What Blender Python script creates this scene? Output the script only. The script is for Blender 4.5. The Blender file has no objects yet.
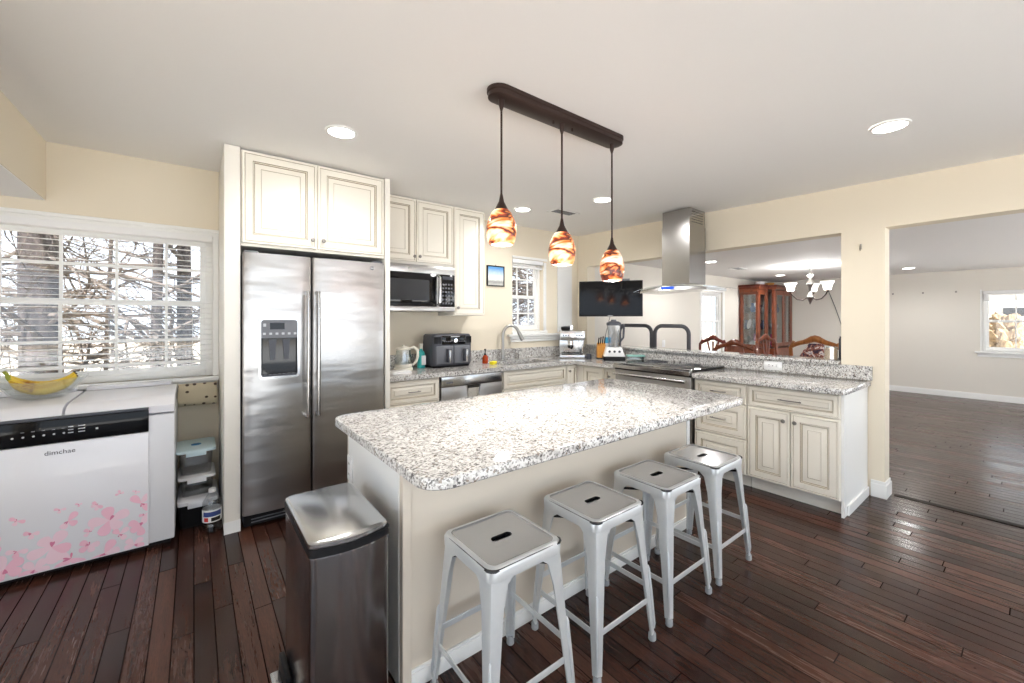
import bpy, bmesh, math, random
from mathutils import Vector, Matrix
random.seed(7)
S = bpy.context.scene
C = S.collection
PI = math.pi

# ------------------------------------------------------------ camera, world, exposure
cam_d = bpy.data.cameras.new('camera')
cam = bpy.data.objects.new('camera', cam_d); C.objects.link(cam)
cam_d.sensor_width = 36.0
cam_d.lens = 36.0 * 409.8 / 1024.0
cam_d.shift_y = -22.5 / 1024.0
cam_d.clip_start = 0.02; cam_d.clip_end = 300
YAW = math.atan2(528, 409.8)              # heading of the lens, measured from +x
cam.location = (0, 0, 1.36)
cam.rotation_euler = (PI/2, 0, YAW - PI/2)
S.camera = cam
W = bpy.data.worlds.new('sky'); S.world = W; W.use_nodes = True
wn = W.node_tree.nodes; bg = wn['Background']
bg.inputs[0].default_value = (0.76, 0.87, 1.0, 1); bg.inputs[1].default_value = 1.5
S.view_settings.view_transform = 'Standard'; S.view_settings.look = 'None'
S.view_settings.gamma = 1.0; S.view_settings.use_curve_mapping = False
S.view_settings.exposure = 0.84
S.cycles.use_denoising = True
S.cycles.max_bounces = 10; S.cycles.diffuse_bounces = 8; S.cycles.glossy_bounces = 4
S.cycles.transmission_bounces = 8; S.cycles.transparent_max_bounces = 16
S.cycles.sample_clamp_indirect = 6.0
S.cycles.caustics_reflective = False; S.cycles.caustics_refractive = False

sun_d = bpy.data.lights.new('sun', 'SUN'); sun_d.energy = 13; sun_d.angle = .01; sun_d.color = (1, .985, .96)
sun = bpy.data.objects.new('sun', sun_d); C.objects.link(sun)
sun.rotation_euler = (math.radians(39), 0, math.radians(-25))     # high sun behind the house, shining towards +y
def portal(loc, rot, sx, sy):
    l = bpy.data.lights.new('window_daylight', 'AREA'); l.shape = 'RECTANGLE'; l.size = sx; l.size_y = sy
    l.cycles.is_portal = True
    o = bpy.data.objects.new('window_daylight', l); C.objects.link(o); o.location = loc; o.rotation_euler = rot
portal((-0.65, 3.98, 1.45), (-PI/2, 0, 0), 1.7, 1.05)
portal((10.62, 0.1, 1.33), (0, PI/2, 0), 1.05, 1.0)
portal((10.62, -1.75, 1.05), (0, PI/2, 0), 2.0, 1.6)
portal((1.1, -2.72, 1.2), (PI/2, 0, 0), 4.8, 2.2)
portal((7.1, -2.72, 1.1), (PI/2, 0, 0), 4.8, 2.0)
portal((-1.72, -.2, 1.2), (0, -PI/2, 0), 1.9, 3.8)

def lamp(name, loc, energy, kind='SPOT', size=.07, col=(1, .985, .96), angle=168):
    l = bpy.data.lights.new(name, kind); l.energy = energy; l.color = col
    if kind == 'SPOT':
        l.spot_size = math.radians(angle); l.spot_blend = .6; l.shadow_soft_size = size
    else:
        l.shadow_soft_size = size
    o = bpy.data.objects.new(name, l); C.objects.link(o); o.location = loc
    return o

# ------------------------------------------------------------ helpers
def srgb(r, g, b):
    f = lambda c: (c/255/12.92) if c <= 10 else ((c/255+.055)/1.055)**2.4
    return (f(r), f(g), f(b), 1)

def mat(name, col, rough=.5, metal=0., spec=.5, emit=None, es=0., trans=0., coat=0., ior=1.45, alpha=1.):
    m = bpy.data.materials.new(name); m.use_nodes = True
    b = m.node_tree.nodes['Principled BSDF']
    b.inputs['Base Color'].default_value = col
    b.inputs['Roughness'].default_value = rough; b.inputs['Metallic'].default_value = metal
    b.inputs['Specular IOR Level'].default_value = spec
    b.inputs['Transmission Weight'].default_value = trans; b.inputs['IOR'].default_value = ior
    b.inputs['Coat Weight'].default_value = coat; b.inputs['Alpha'].default_value = alpha
    if emit: b.inputs['Emission Color'].default_value = emit; b.inputs['Emission Strength'].default_value = es
    return m
def nd(m, t, **kw):
    n = m.node_tree.nodes.new(t)
    for k, v in kw.items(): setattr(n, k, v)
    return n
def lk(m, a, b): m.node_tree.links.new(a, b)
def bsdf(m): return m.node_tree.nodes['Principled BSDF']
def ramp(m, src, stops, interp='LINEAR'):
    r = nd(m, 'ShaderNodeValToRGB'); r.color_ramp.interpolation = interp
    e = r.color_ramp.elements
    while len(e) < len(stops): e.new(.5)
    for k, (p, c) in enumerate(stops): e[k].position = p; e[k].color = c
    lk(m, src, r.inputs[0]); return r.outputs[0]
def pos(m, scale=(1, 1, 1), rot=(0, 0, 0), obj=False):
    if obj:
        g = nd(m, 'ShaderNodeTexCoord').outputs['Object']
    else:
        g = nd(m, 'ShaderNodeNewGeometry').outputs['Position']
    mp = nd(m, 'ShaderNodeMapping'); mp.inputs['Scale'].default_value = scale; mp.inputs['Rotation'].default_value = rot
    lk(m, g, mp.inputs[0]); return mp.outputs[0]
def noise(m, vec, scale, detail=3, rough=.5, dist=0.):
    n = nd(m, 'ShaderNodeTexNoise'); n.inputs['Scale'].default_value = scale; n.inputs['Detail'].default_value = detail
    n.inputs['Roughness'].default_value = rough; n.inputs['Distortion'].default_value = dist
    lk(m, vec, n.inputs['Vector']); return n.outputs['Fac']
def mixc(m, fac, a, b, mode='MIX'):
    n = nd(m, 'ShaderNodeMix', data_type='RGBA', blend_type=mode)
    for s, v in ((n.inputs[0], fac), (n.inputs[6], a), (n.inputs[7], b)):
        if isinstance(v, (int, float, tuple)): s.default_value = v
        else: lk(m, v, s)
    return n.outputs[2]
def bump(m, h, strength=.2, dist=.01):
    b = nd(m, 'ShaderNodeBump'); b.inputs['Strength'].default_value = strength; b.inputs['Distance'].default_value = dist
    lk(m, h, b.inputs['Height']); lk(m, b.outputs[0], bsdf(m).inputs['Normal'])

def paint(name, col, rough=.6, tex=.05):
    m = mat(name, col, rough); bump(m, noise(m, pos(m), 180, 2), tex, .002); return m

def clear_glass(name, fac=.08, tint=(1, 1, 1, 1), rough=.02):
    m = bpy.data.materials.new(name); m.use_nodes = True; nt = m.node_tree
    nt.nodes.remove(nt.nodes['Principled BSDF']); out = nt.nodes['Material Output']
    t = nd(m, 'ShaderNodeBsdfTransparent'); t.inputs[0].default_value = tint
    g = nd(m, 'ShaderNodeBsdfGlossy'); g.inputs['Roughness'].default_value = rough
    fr = nd(m, 'ShaderNodeLayerWeight'); fr.inputs[0].default_value = .5
    pw = nd(m, 'ShaderNodeMath', operation='POWER'); lk(m, fr.outputs['Facing'], pw.inputs[0]); pw.inputs[1].default_value = 5.0
    ad = nd(m, 'ShaderNodeMath', operation='MULTIPLY_ADD'); lk(m, pw.outputs[0], ad.inputs[0]); ad.inputs[1].default_value = .55; ad.inputs[2].default_value = fac
    mx = nd(m, 'ShaderNodeMixShader'); lk(m, ad.outputs[0], mx.inputs[0]); lk(m, t.outputs[0], mx.inputs[1]); lk(m, g.outputs[0], mx.inputs[2])
    lk(m, mx.outputs[0], out.inputs[0]); return m

def steel(name, col=(.60, .59, .58, 1), rough=.24, vertical=False, wave=.0):
    m = mat(name, col, rough, 1.0)
    v = pos(m, (2, 2, 220) if not vertical else (220, 220, 2), obj=True)
    n = noise(m, v, 3, 2)
    r = nd(m, 'ShaderNodeMapRange'); r.inputs['To Min'].default_value = rough - .02; r.inputs['To Max'].default_value = rough + .03
    lk(m, n, r.inputs[0]); lk(m, r.outputs[0], bsdf(m).inputs['Roughness'])
    if wave:
        bump(m, noise(m, pos(m, (1.2, 1.2, 5), obj=True), 1.6, 2, .4), wave, .02)
    return m

MT = {}
MT['wall'] = paint('cream wall paint', srgb(226, 216, 197), .7)
MT['wall_dimmed'] = paint('greyer lit wall paint', srgb(221, 216, 207), .7)  # same wall paint; the living side's greyer light is mixed into it
MT['ceil'] = paint('white ceiling paint', srgb(236, 235, 234), .8, .08)
MT['trim'] = mat('white trim paint', srgb(236, 236, 234), .35)
MT['cab'] = mat('cream cabinet paint', srgb(232, 227, 215), .35)
MT['cabside'] = mat('cream cabinet side', srgb(233, 229, 220), .38)
MT['glaze'] = mat('brown glaze in grooves', srgb(170, 158, 138), .45)
MT['gap'] = mat('dark gap', srgb(40, 36, 32), .8)
MT['steel'] = steel('brushed stainless steel', (.44, .43, .42, 1), .29, wave=.4)
MT['steel_v'] = steel('brushed stainless vertical', (.45, .44, .43, 1), .25, True)
MT['steel_hood'] = steel('brushed hood steel', (.42, .41, .40, 1), .20, True)
MT['steel_can'] = steel('dark brushed steel', (.34, .33, .33, 1), .20, True)
MT['steel_lt'] = steel('satin steel', (.58, .58, .58, 1), .20)
MT['chrome'] = mat('polished chrome', (.78, .78, .78, 1), .08, 1)
MT['nickel'] = mat('brushed nickel', (.40, .39, .37, 1), .28, 1)
MT['pewter'] = mat('antique pewter', (.30, .28, .26, 1), .35, 1)
MT['bronze'] = mat('dark bronze', srgb(62, 48, 44), .4, .6)
MT['black'] = mat('black plastic', srgb(18, 18, 20), .45, spec=.3)
MT['tv_black'] = mat('television screen glass', srgb(16, 16, 18), .08, spec=.22)
MT['gloss_black'] = mat('gloss black glass', srgb(14, 14, 16), .06)
MT['dgrey'] = mat('dark grey plastic', srgb(66, 68, 76), .35)
MT['mgrey'] = mat('mid grey plastic', srgb(104, 106, 112), .35)
MT['white'] = mat('white plastic', srgb(238, 238, 238), .3)
MT['appl_white'] = mat('white appliance enamel', srgb(226, 226, 231), .25, coat=.3)
MT['appl_side'] = mat('pale grey appliance side', srgb(214, 215, 219), .35)
MT['lens'] = mat('lamp lens', (1, 1, 1, 1), .5, emit=(1, .97, .92, 1), es=9)
MT['glass'] = clear_glass('clear pane', .05)
MT['glass_thick'] = clear_glass('clear tableware glass', .2, (.95, .97, .97, 1))
MT['glass_cab'] = clear_glass('cabinet glass', .10, (.93, .95, .95, 1))
MT['clear_plastic'] = clear_glass('clear plastic', .10, (.86, .87, .88, 1), .1)
MT['slat'] = mat('white blind slat', srgb(236, 236, 236), .45)
MT['blue_disp'] = mat('blue lit display', srgb(20, 50, 150), .3, emit=srgb(40, 90, 220), es=.6)
MT['teal'] = mat('teal plastic', srgb(70, 190, 190), .35)
MT['teal_pale'] = mat('pale teal', srgb(150, 205, 195), .4)
MT['blue'] = mat('blue plastic', srgb(30, 120, 170), .35)
MT['sky_blue'] = mat('sky blue card', srgb(70, 170, 215), .5)
MT['yellow'] = mat('yellow sponge', srgb(238, 220, 40), .8)
MT['amber'] = mat('amber liquid soap', srgb(170, 60, 20), .15)
MT['red'] = mat('red print', srgb(200, 50, 45), .5)
MT['orange_wood'] = mat('honey wood block', srgb(214, 150, 70), .5)
MT['peach'] = mat('peach candle wax', srgb(238, 205, 172), .5)
MT['beige_plastic'] = mat('ivory plastic', srgb(226, 222, 210), .3)
MT['rubber'] = mat('grey rubber', srgb(150, 152, 155), .6)
MT['foam'] = mat('dark grey foam tube', srgb(92, 92, 98), .7)
MT['pink'] = mat('pink petal print', srgb(238, 190, 208), .4)
MT['pink_lt'] = mat('pale pink petal print', srgb(238, 208, 220), .4)
MT['pink_dk'] = mat('deep pink petal print', srgb(214, 128, 160), .4)
MT['print'] = mat('dark print', srgb(60, 60, 66), .5)
MT['icon'] = mat('white icon print', srgb(190, 192, 196), .5)
MT['screen_grey'] = mat('dark grey oven window', srgb(58, 60, 64), .12)
MT['magenta'] = mat('magenta glaze', srgb(200, 60, 150), .3)
MT['china_white'] = mat('white china', srgb(232, 232, 235), .2)
MT['china_blue'] = mat('blue china', srgb(90, 120, 165), .25)
MT['lit_glass'] = mat('frosted lit glass', srgb(250, 246, 240), .4, emit=(1, .96, .9, 1), es=1.6)
MT['cabinet_glow'] = mat('mirror back', (.75, .76, .76, 1), .12, 1)

# granite: pale ground with grey, brown and black flecks
def make_granite():
    m = mat('speckled white granite', (1, 1, 1, 1), .07)
    v = pos(m, (1, 1.3, 1), (0, 0, .25))
    base = ramp(m, noise(m, v, 40, 4, .65), [(.32, srgb(166, 163, 160)), (.45, srgb(206, 204, 201)), (.66, srgb(226, 225, 222))])
    vo = nd(m, 'ShaderNodeTexVoronoi'); vo.inputs['Scale'].default_value = 150; lk(m, v, vo.inputs['Vector'])
    sep = nd(m, 'ShaderNodeSeparateColor'); lk(m, vo.outputs['Color'], sep.inputs[0])
    grey = ramp(m, sep.outputs[0], [(0, (0, 0, 0, 1)), (.60, (0, 0, 0, 1)), (.82, (.9, .9, .9, 1))])
    c = mixc(m, grey, base, srgb(128, 125, 123))
    vo2 = nd(m, 'ShaderNodeTexVoronoi'); vo2.inputs['Scale'].default_value = 112; lk(m, v, vo2.inputs['Vector'])
    sep2 = nd(m, 'ShaderNodeSeparateColor'); lk(m, vo2.outputs['Color'], sep2.inputs[0])
    ad = nd(m, 'ShaderNodeMath', operation='MULTIPLY'); lk(m, sep2.outputs[1], ad.inputs[0]); lk(m, noise(m, v, 30, 3), ad.inputs[1])
    blk = ramp(m, ad.outputs[0], [(.465, (0, 0, 0, 1)), (.495, (.9, .9, .9, 1))])
    c = mixc(m, blk, c, srgb(80, 76, 75))
    n3 = ramp(m, sep2.outputs[2], [(.94, (0, 0, 0, 1)), (.96, (.8, .8, .8, 1))])
    c = mixc(m, n3, c, srgb(128, 112, 98))
    lk(m, c, bsdf(m).inputs['Base Color'])
    return m
MT['granite'] = make_granite()

def make_floor():
    m = mat('dark plank floor', (1, 1, 1, 1), .25, spec=.36)
    g = nd(m, 'ShaderNodeNewGeometry'); sx = nd(m, 'ShaderNodeSeparateXYZ'); lk(m, g.outputs['Position'], sx.inputs[0])
    dv = nd(m, 'ShaderNodeMath', operation='DIVIDE'); lk(m, sx.outputs[0], dv.inputs[0]); dv.inputs[1].default_value = .074
    fl_ = nd(m, 'ShaderNodeMath', operation='FLOOR'); lk(m, dv.outputs[0], fl_.inputs[0])
    wn_ = nd(m, 'ShaderNodeTexWhiteNoise', noise_dimensions='1D'); lk(m, fl_.outputs[0], wn_.inputs['W'])
    sh_ = nd(m, 'ShaderNodeMath', operation='MULTIPLY_ADD'); lk(m, wn_.outputs['Value'], sh_.inputs[0]); sh_.inputs[1].default_value = 7.3; lk(m, sx.outputs[1], sh_.inputs[2])
    cb = nd(m, 'ShaderNodeCombineXYZ'); lk(m, sh_.outputs[0], cb.inputs[0]); lk(m, sx.outputs[0], cb.inputs[1])
    br = nd(m, 'ShaderNodeTexBrick'); br.offset = 0; br.offset_frequency = 2; br.squash = 1
    br.inputs['Scale'].default_value = 1; br.inputs['Brick Width'].default_value = 1.15; br.inputs['Row Height'].default_value = .074
    br.inputs['Mortar Size'].default_value = .0025; br.inputs['Mortar Smooth'].default_value = .1; br.inputs['Bias'].default_value = 0
    br.inputs['Color1'].default_value = (0, 0, 0, 1); br.inputs['Color2'].default_value = (1, 1, 1, 1); br.inputs['Mortar'].default_value = (.5, .5, .5, 1)
    lk(m, cb.outputs[0], br.inputs['Vector'])
    plank = ramp(m, br.outputs['Color'], [(0, srgb(46, 27, 23)), (.5, srgb(68, 42, 34)), (1, srgb(98, 63, 49))])
    st = noise(m, pos(m, (34, 2.2, 1)), 1.6, 4, .6)
    c = mixc(m, .8, plank, ramp(m, st, [(.3, srgb(140, 132, 128)), (.7, srgb(255, 252, 250))]), 'MULTIPLY')
    fine = noise(m, pos(m, (90, 9, 1)), 3, 3, .7)
    c = mixc(m, .7, c, ramp(m, fine, [(.32, srgb(150, 144, 140)), (.62, srgb(255, 255, 255))]), 'MULTIPLY')
    bl = noise(m, pos(m, (1.6, .7, 1)), 2.2, 3)
    c = mixc(m, ramp(m, bl, [(.45, (0, 0, 0, 1)), (.75, (.45, .45, .45, 1))]), c, srgb(86, 54, 43))
    c = mixc(m, br.outputs['Fac'], c, srgb(18, 10, 9))
    lk(m, c, bsdf(m).inputs['Base Color'])
    sm = nd(m, 'ShaderNodeMapRange'); sm.inputs['To Min'].default_value = .40; sm.inputs['To Max'].default_value = .0
    lk(m, br.outputs['Fac'], sm.inputs[0]); lk(m, sm.outputs[0], bsdf(m).inputs['Specular IOR Level'])
    sp = nd(m, 'ShaderNodeSeparateColor'); lk(m, br.outputs['Color'], sp.inputs[0])
    rm = nd(m, 'ShaderNodeMath', operation='MULTIPLY_ADD'); lk(m, st, rm.inputs[0]); rm.inputs[1].default_value = .6
    r0 = nd(m, 'ShaderNodeMath', operation='MULTIPLY'); lk(m, sp.outputs[0], r0.inputs[0]); r0.inputs[1].default_value = .55; lk(m, r0.outputs[0], rm.inputs[2])
    r = nd(m, 'ShaderNodeMapRange'); r.inputs['To Min'].default_value = .11; r.inputs['To Max'].default_value = .33
    lk(m, rm.outputs[0], r.inputs[0]); lk(m, r.outputs[0], bsdf(m).inputs['Roughness'])
    hb = nd(m, 'ShaderNodeMath', operation='SUBTRACT'); lk(m, st, hb.inputs[0]); lk(m, br.outputs['Fac'], hb.inputs[1])
    bump(m, hb.outputs[0], .09, .0012)
    return m
MT['floor'] = make_floor()

def make_swirl(name, dark):
    m = mat(name, (1, 1, 1, 1), .12)
    v = pos(m, (1.0, 1.0, 2.9), (.55, .35, 0), obj=True)
    n = noise(m, v, 4.2 if not dark else 5.0, 3, .5, 1.0)
    lo = .43 if not dark else .35
    c = ramp(m, n, [(lo - .08, srgb(255, 250, 240)), (lo + .04, srgb(255, 226, 180)), (lo + .10, srgb(236, 140, 66)),
                    (lo + .13, srgb(150, 52, 24)), (lo + .19, srgb(52, 20, 16)), (lo + .225, srgb(240, 140, 60)), (lo + .32, srgb(255, 246, 232))])
    bsdf(m).inputs['Base Color'].default_value = (.05, .035, .03, 1); lk(m, c, bsdf(m).inputs['Emission Color'])
    bsdf(m).inputs['Emission Strength'].default_value = 1.05 if not dark else .80
    t = nd(m, 'ShaderNodeBsdfTransparent'); lk(m, mixc(m, .15, c, (1, .98, .95, 1)), t.inputs[0]); mx = nd(m, 'ShaderNodeMixShader'); mx.inputs[0].default_value = .22
    lk(m, bsdf(m).outputs[0], mx.inputs[1]); lk(m, t.outputs[0], mx.inputs[2]); lk(m, mx.outputs[0], m.node_tree.nodes['Material Output'].inputs[0])
    return m
MT['swirl'] = make_swirl('swirled amber art glass', False)
MT['swirl_dark'] = make_swirl('deep amber art glass', True)

def make_wood(name, c1, c2, sc=(3, 3, 22), rough=.3):
    m = mat(name, c1, rough, coat=.15)
    c = ramp(m, noise(m, pos(m, sc[::-1], obj=True), 2.0, 4, .6, .6), [(.3, c1), (.7, c2)])
    lk(m, c, bsdf(m).inputs['Base Color']); return m
MT['cherry'] = make_wood('cherry wood', srgb(92, 42, 26), srgb(142, 76, 46))
MT['cherry_dk'] = make_wood('dark cherry wood', srgb(66, 24, 18), srgb(110, 42, 26))
MT['oak'] = make_wood('golden brown wood', srgb(140, 84, 40), srgb(180, 116, 62))

def make_stool_paint():
    m = mat('distressed white metal paint', srgb(206, 208, 209), .28, .35)
    n = noise(m, pos(m, obj=True), 14, 6, .7)
    c = ramp(m, n, [(.26, srgb(84, 86, 92)), (.31, srgb(205, 208, 210)), (.7, srgb(214, 216, 216))])
    lk(m, c, bsdf(m).inputs['Base Color']); return m
MT['stool'] = make_stool_paint()
MT['stool_seat'] = mat('worn white seat enamel', srgb(196, 196, 197), .16, .55)
MT['stool_edge'] = mat('black worn edge', srgb(30, 30, 32), .4)

def make_fabric():
    m = mat('patterned beige fabric', srgb(196, 184, 158), .9)
    vo = nd(m, 'ShaderNodeTexVoronoi'); vo.inputs['Scale'].default_value = 18; vo.inputs['Randomness'].default_value = .35
    lk(m, pos(m, (1, .3, 1.2), obj=True), vo.inputs['Vector'])
    c = ramp(m, vo.outputs['Distance'], [(.17, srgb(66, 50, 40)), (.22, srgb(198, 187, 162))])
    lk(m, c, bsdf(m).inputs['Base Color']); return m
MT['fabric'] = make_fabric()
def make_floral():
    m = mat('floral cloth', (1, 1, 1, 1), .9)
    c = ramp(m, noise(m, pos(m, obj=True), 22, 3, .6), [(.36, srgb(66, 50, 66)), (.46, srgb(150, 96, 84)), (.56, srgb(226, 214, 210)), (.66, srgb(120, 112, 140))], 'CONSTANT')
    lk(m, c, bsdf(m).inputs['Base Color']); return m
MT['floral'] = make_floral()
def make_banana():
    m = mat('banana peel', srgb(226, 190, 50), .45)
    c = ramp(m, noise(m, pos(m, obj=True), 16, 3), [(.35, srgb(150, 100, 30)), (.46, srgb(222, 186, 54)), (.7, srgb(232, 206, 80))])
    lk(m, c, bsdf(m).inputs['Base Color']); return m
MT['banana'] = make_banana()
MT['banana_green'] = mat('green banana neck', srgb(158, 166, 62), .5)
MT['banana_tip'] = mat('brown banana tip', srgb(70, 48, 30), .7)
def make_bark():
    m = mat('grey brown bark', srgb(104, 92, 86), .95)
    n = noise(m, pos(m, (9, 9, 1.6)), 2.4, 5, .7)
    c = ramp(m, n, [(.35, srgb(26, 22, 22)), (.65, srgb(66, 58, 56))])
    lk(m, c, bsdf(m).inputs['Base Color']); bump(m, n, .6, .03); return m
MT['bark'] = make_bark()
MT['twig'] = mat('pale twig', srgb(84, 76, 70), .95)
def make_ground():
    m = mat('leaf strewn winter lawn', srgb(214, 206, 194), .95)
    c = ramp(m, noise(m, pos(m), 1.4, 6, .7), [(.35, srgb(158, 146, 128)), (.6, srgb(196, 184, 166)), (.75, srgb(214, 206, 196))])
    lk(m, c, bsdf(m).inputs['Base Color']); return m
MT['ground'] = make_ground()
def make_bush():
    m = mat('dry tan foliage', srgb(190, 164, 130), .95)
    c = ramp(m, noise(m, pos(m), 9, 4, .7), [(.35, srgb(96, 78, 58)), (.65, srgb(160, 138, 108))])
    lk(m, c, bsdf(m).inputs['Base Color']); return m
MT['bush'] = make_bush()
MT['siding'] = mat('cream siding', srgb(200, 194, 180), .8)
MT['car_blue'] = mat('blue car paint', srgb(70, 96, 150), .25)
def make_photo():
    m = mat('printed city photo', (1, 1, 1, 1), .4)
    tc = nd(m, 'ShaderNodeTexCoord'); sp = nd(m, 'ShaderNodeSeparateXYZ'); lk(m, tc.outputs['Generated'], sp.inputs[0])
    n = noise(m, tc.outputs['Generated'], 9, 3)
    ad = nd(m, 'ShaderNodeMath', operation='MULTIPLY_ADD'); lk(m, n, ad.inputs[0]); ad.inputs[1].default_value = .18; lk(m, sp.outputs[2], ad.inputs[2])
    c = ramp(m, ad.outputs[0], [(.05, srgb(205, 205, 200)), (.28, srgb(150, 152, 150)), (.40, srgb(225, 228, 228)), (.55, srgb(226, 236, 244)), (1, srgb(96, 156, 214))])
    lk(m, c, bsdf(m).inputs['Base Color']); return m
MT['photo'] = make_photo()

class MB:
    """collects shapes into one mesh"""
    def __init__(s, T=None):
        s.bm = bmesh.new(); s.mats = []; s.T = T or Matrix.Identity(4)
    def mi(s, m):
        m = MT[m] if isinstance(m, str) else m
        if m not in s.mats: s.mats.append(m)
        return s.mats.index(m)
    def v(s, p): return s.bm.verts.new(s.T @ Vector(p))
    def face(s, vs, k):
        try:
            f = s.bm.faces.new(vs); f.material_index = k; return f
        except ValueError: return None
    def box(s, x0, x1, y0, y1, z0, z1, m, bev=0, seg=2):
        k = s.mi(m)
        vs = [s.v((x, y, z)) for z in (z0, z1) for y in (y0, y1) for x in (x0, x1)]
        fs = [s.face([vs[i] for i in q], k) for q in ((0, 2, 3, 1), (4, 5, 7, 6), (0, 1, 5, 4), (2, 6, 7, 3), (0, 4, 6, 2), (1, 3, 7, 5))]
        if bev:
            es = list({e for f in fs for e in f.edges})
            r = bmesh.ops.bevel(s.bm, geom=es, offset=bev, segments=seg, affect='EDGES', profile=.5)
            for f in r['faces']: f.material_index = k
        return s
    def poly(s, pts, depth, m, axis='z', bev=0):
        """extrude a 2D outline; axis z: pts are (x,y) from depth[0] to depth[1]; y: (x,z); x: (y,z)"""
        k = s.mi(m); a, b = depth
        f = {'z': lambda p, d: (p[0], p[1], d), 'y': lambda p, d: (p[0], d, p[1]), 'x': lambda p, d: (d, p[0], p[1])}[axis]
        lo = [s.v(f(p, a)) for p in pts]; hi = [s.v(f(p, b)) for p in pts]; n = len(pts)
        fs = [s.face(lo[::-1], k), s.face(hi, k)]
        for i in range(n): fs.append(s.face([lo[i], lo[(i+1) % n], hi[(i+1) % n], hi[i]], k))
        if bev:
            es = list({e for q in fs[:2] if q for e in q.edges})
            r = bmesh.ops.bevel(s.bm, geom=es, offset=bev, segments=2, affect='EDGES', profile=.5)
            for q in r['faces']: q.material_index = k
        return s
    def lathe(s, prof, m, at=(0, 0, 0), rot=None, n=20, cap=True, sq=None):
        """prof: list of (radius, height[, material])"""
        M4 = Matrix.Translation(at) @ (rot or Matrix.Identity(4))
        k = s.mi(m); rings = []
        for p in prof:
            r, h = p[0], p[1]
            if r < 1e-6: rings.append([s.v(M4 @ Vector((0, 0, h)))])
            else: rings.append([s.v(M4 @ Vector((r*math.cos(2*PI*i/n), r*math.sin(2*PI*i/n)*(sq or 1), h))) for i in range(n)])
        for j in range(len(rings)-1):
            A, B = rings[j], rings[j+1]; kk = s.mi(prof[j+1][2]) if len(prof[j+1]) > 2 else k
            for i in range(n):
                i2 = (i+1) % n
                if len(A) == 1 and len(B) == 1: continue
                if len(A) == 1: s.face([A[0], B[i2], B[i]][::-1], kk)
                elif len(B) == 1: s.face([A[i], A[i2], B[0]], kk)
                else: s.face([A[i], A[i2], B[i2], B[i]], kk)
        if cap:
            if len(rings[0]) > 2: s.face(rings[0][::-1], k)
            if len(rings[-1]) > 2: s.face(rings[-1], k)
        return s
    def cyl(s, p0, p1, r, m, n=12, r2=None):
        return s.tube([p0, p1], [r, r if r2 is None else r2], m, n)
    def tube(s, pts, rad, m, n=8, cap=True, flat=1.):
        k = s.mi(m); pts = [Vector(p) for p in pts]
        if not isinstance(rad, (list, tuple)): rad = [rad]*len(pts)
        d = (pts[1]-pts[0]).normalized(); up = Vector((0, 0, 1)) if abs(d.z) < .9 else Vector((1, 0, 0))
        u = d.cross(up).normalized(); rings = []
        for i, p in enumerate(pts):
            t = ((pts[min(i+1, len(pts)-1)]-p).normalized() + (p-pts[max(i-1, 0)]).normalized())
            t = t.normalized() if t.length > 1e-6 else d
            u = (u - t*u.dot(t)).normalized(); w = t.cross(u)
            rings.append([s.v(p + (u*math.cos(2*PI*j/n) + w*math.sin(2*PI*j/n)*flat)*rad[i]) for j in range(n)])
        for a, b in zip(rings, rings[1:]):
            for j in range(n): s.face([a[j], a[(j+1) % n], b[(j+1) % n], b[j]], k)
        if cap: s.face(rings[0][::-1], k); s.face(rings[-1], k)
        return s
    def rings(s, loops, m, cap0=False, cap1=False, closed=True):
        """loft through loops of equal length; m one material or one per band"""
        L = [[s.v(p) for p in lp] for lp in loops]; n = len(L[0])
        for j in range(len(L)-1):
            k = s.mi(m[j] if isinstance(m, list) else m)
            for i in range(n if closed else n-1): s.face([L[j][i], L[j][(i+1) % n], L[j+1][(i+1) % n], L[j+1][i]], k)
        if cap0: s.face(L[0][::-1], s.mi(m[0] if isinstance(m, list) else m))
        if cap1: s.face(L[-1], s.mi(m[-1] if isinstance(m, list) else m))
        return s
    def quad(s, pts, m):
        s.face([s.v(p) for p in pts], s.mi(m)); return s
    def panel(s, x0, x1, z0, z1, y=0., t=.021, k=1.):
        """raised-panel door or drawer front; back at y, face towards -y"""
        k = min(k, (z1-z0)/.27, (x1-x0)/.27)
        prof = [(0, 0, 'cab'), (0, -.8*t, 'cab'), (.003, -t, 'cab'), (.014, -t, 'cab'), (.0165, -t+.004, 'glaze'), (.019, -t, 'cab'),
                (.058, -t, 'cab'), (.0615, -t+.007, 'glaze'), (.067, -t+.003, 'cab'), (.072, -t+.009, 'glaze'),
                (.076, -t+.009, 'cab'), (.104, -t+.001, 'cab'), (.1065, -t+.004, 'glaze'), (.109, -t+.001, 'cab')]
        L = []; ms = []
        for j, (i, d, m) in enumerate(prof):
            a = i*k if j > 2 else i
            L.append([(x0+a, y+d, z0+a), (x1-a, y+d, z0+a), (x1-a, y+d, z1-a), (x0+a, y+d, z1-a)])
            if j: ms.append(m)
        return s.rings(L, ms, cap0=True, cap1=True)
    def build(s, name, parent=None, smooth=35, T=None):
        bmesh.ops.recalc_face_normals(s.bm, faces=s.bm.faces)
        me = bpy.data.meshes.new(name); s.bm.to_mesh(me); s.bm.free()
        for m in s.mats: me.materials.append(m)
        o = bpy.data.objects.new(name, me); C.objects.link(o)
        if smooth:
            me.polygons.foreach_set('use_smooth', [True]*len(me.polygons)); me.set_sharp_from_angle(angle=math.radians(smooth))
        if parent: o.parent = parent
        if T is not None: o.matrix_local = T
        return o

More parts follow.
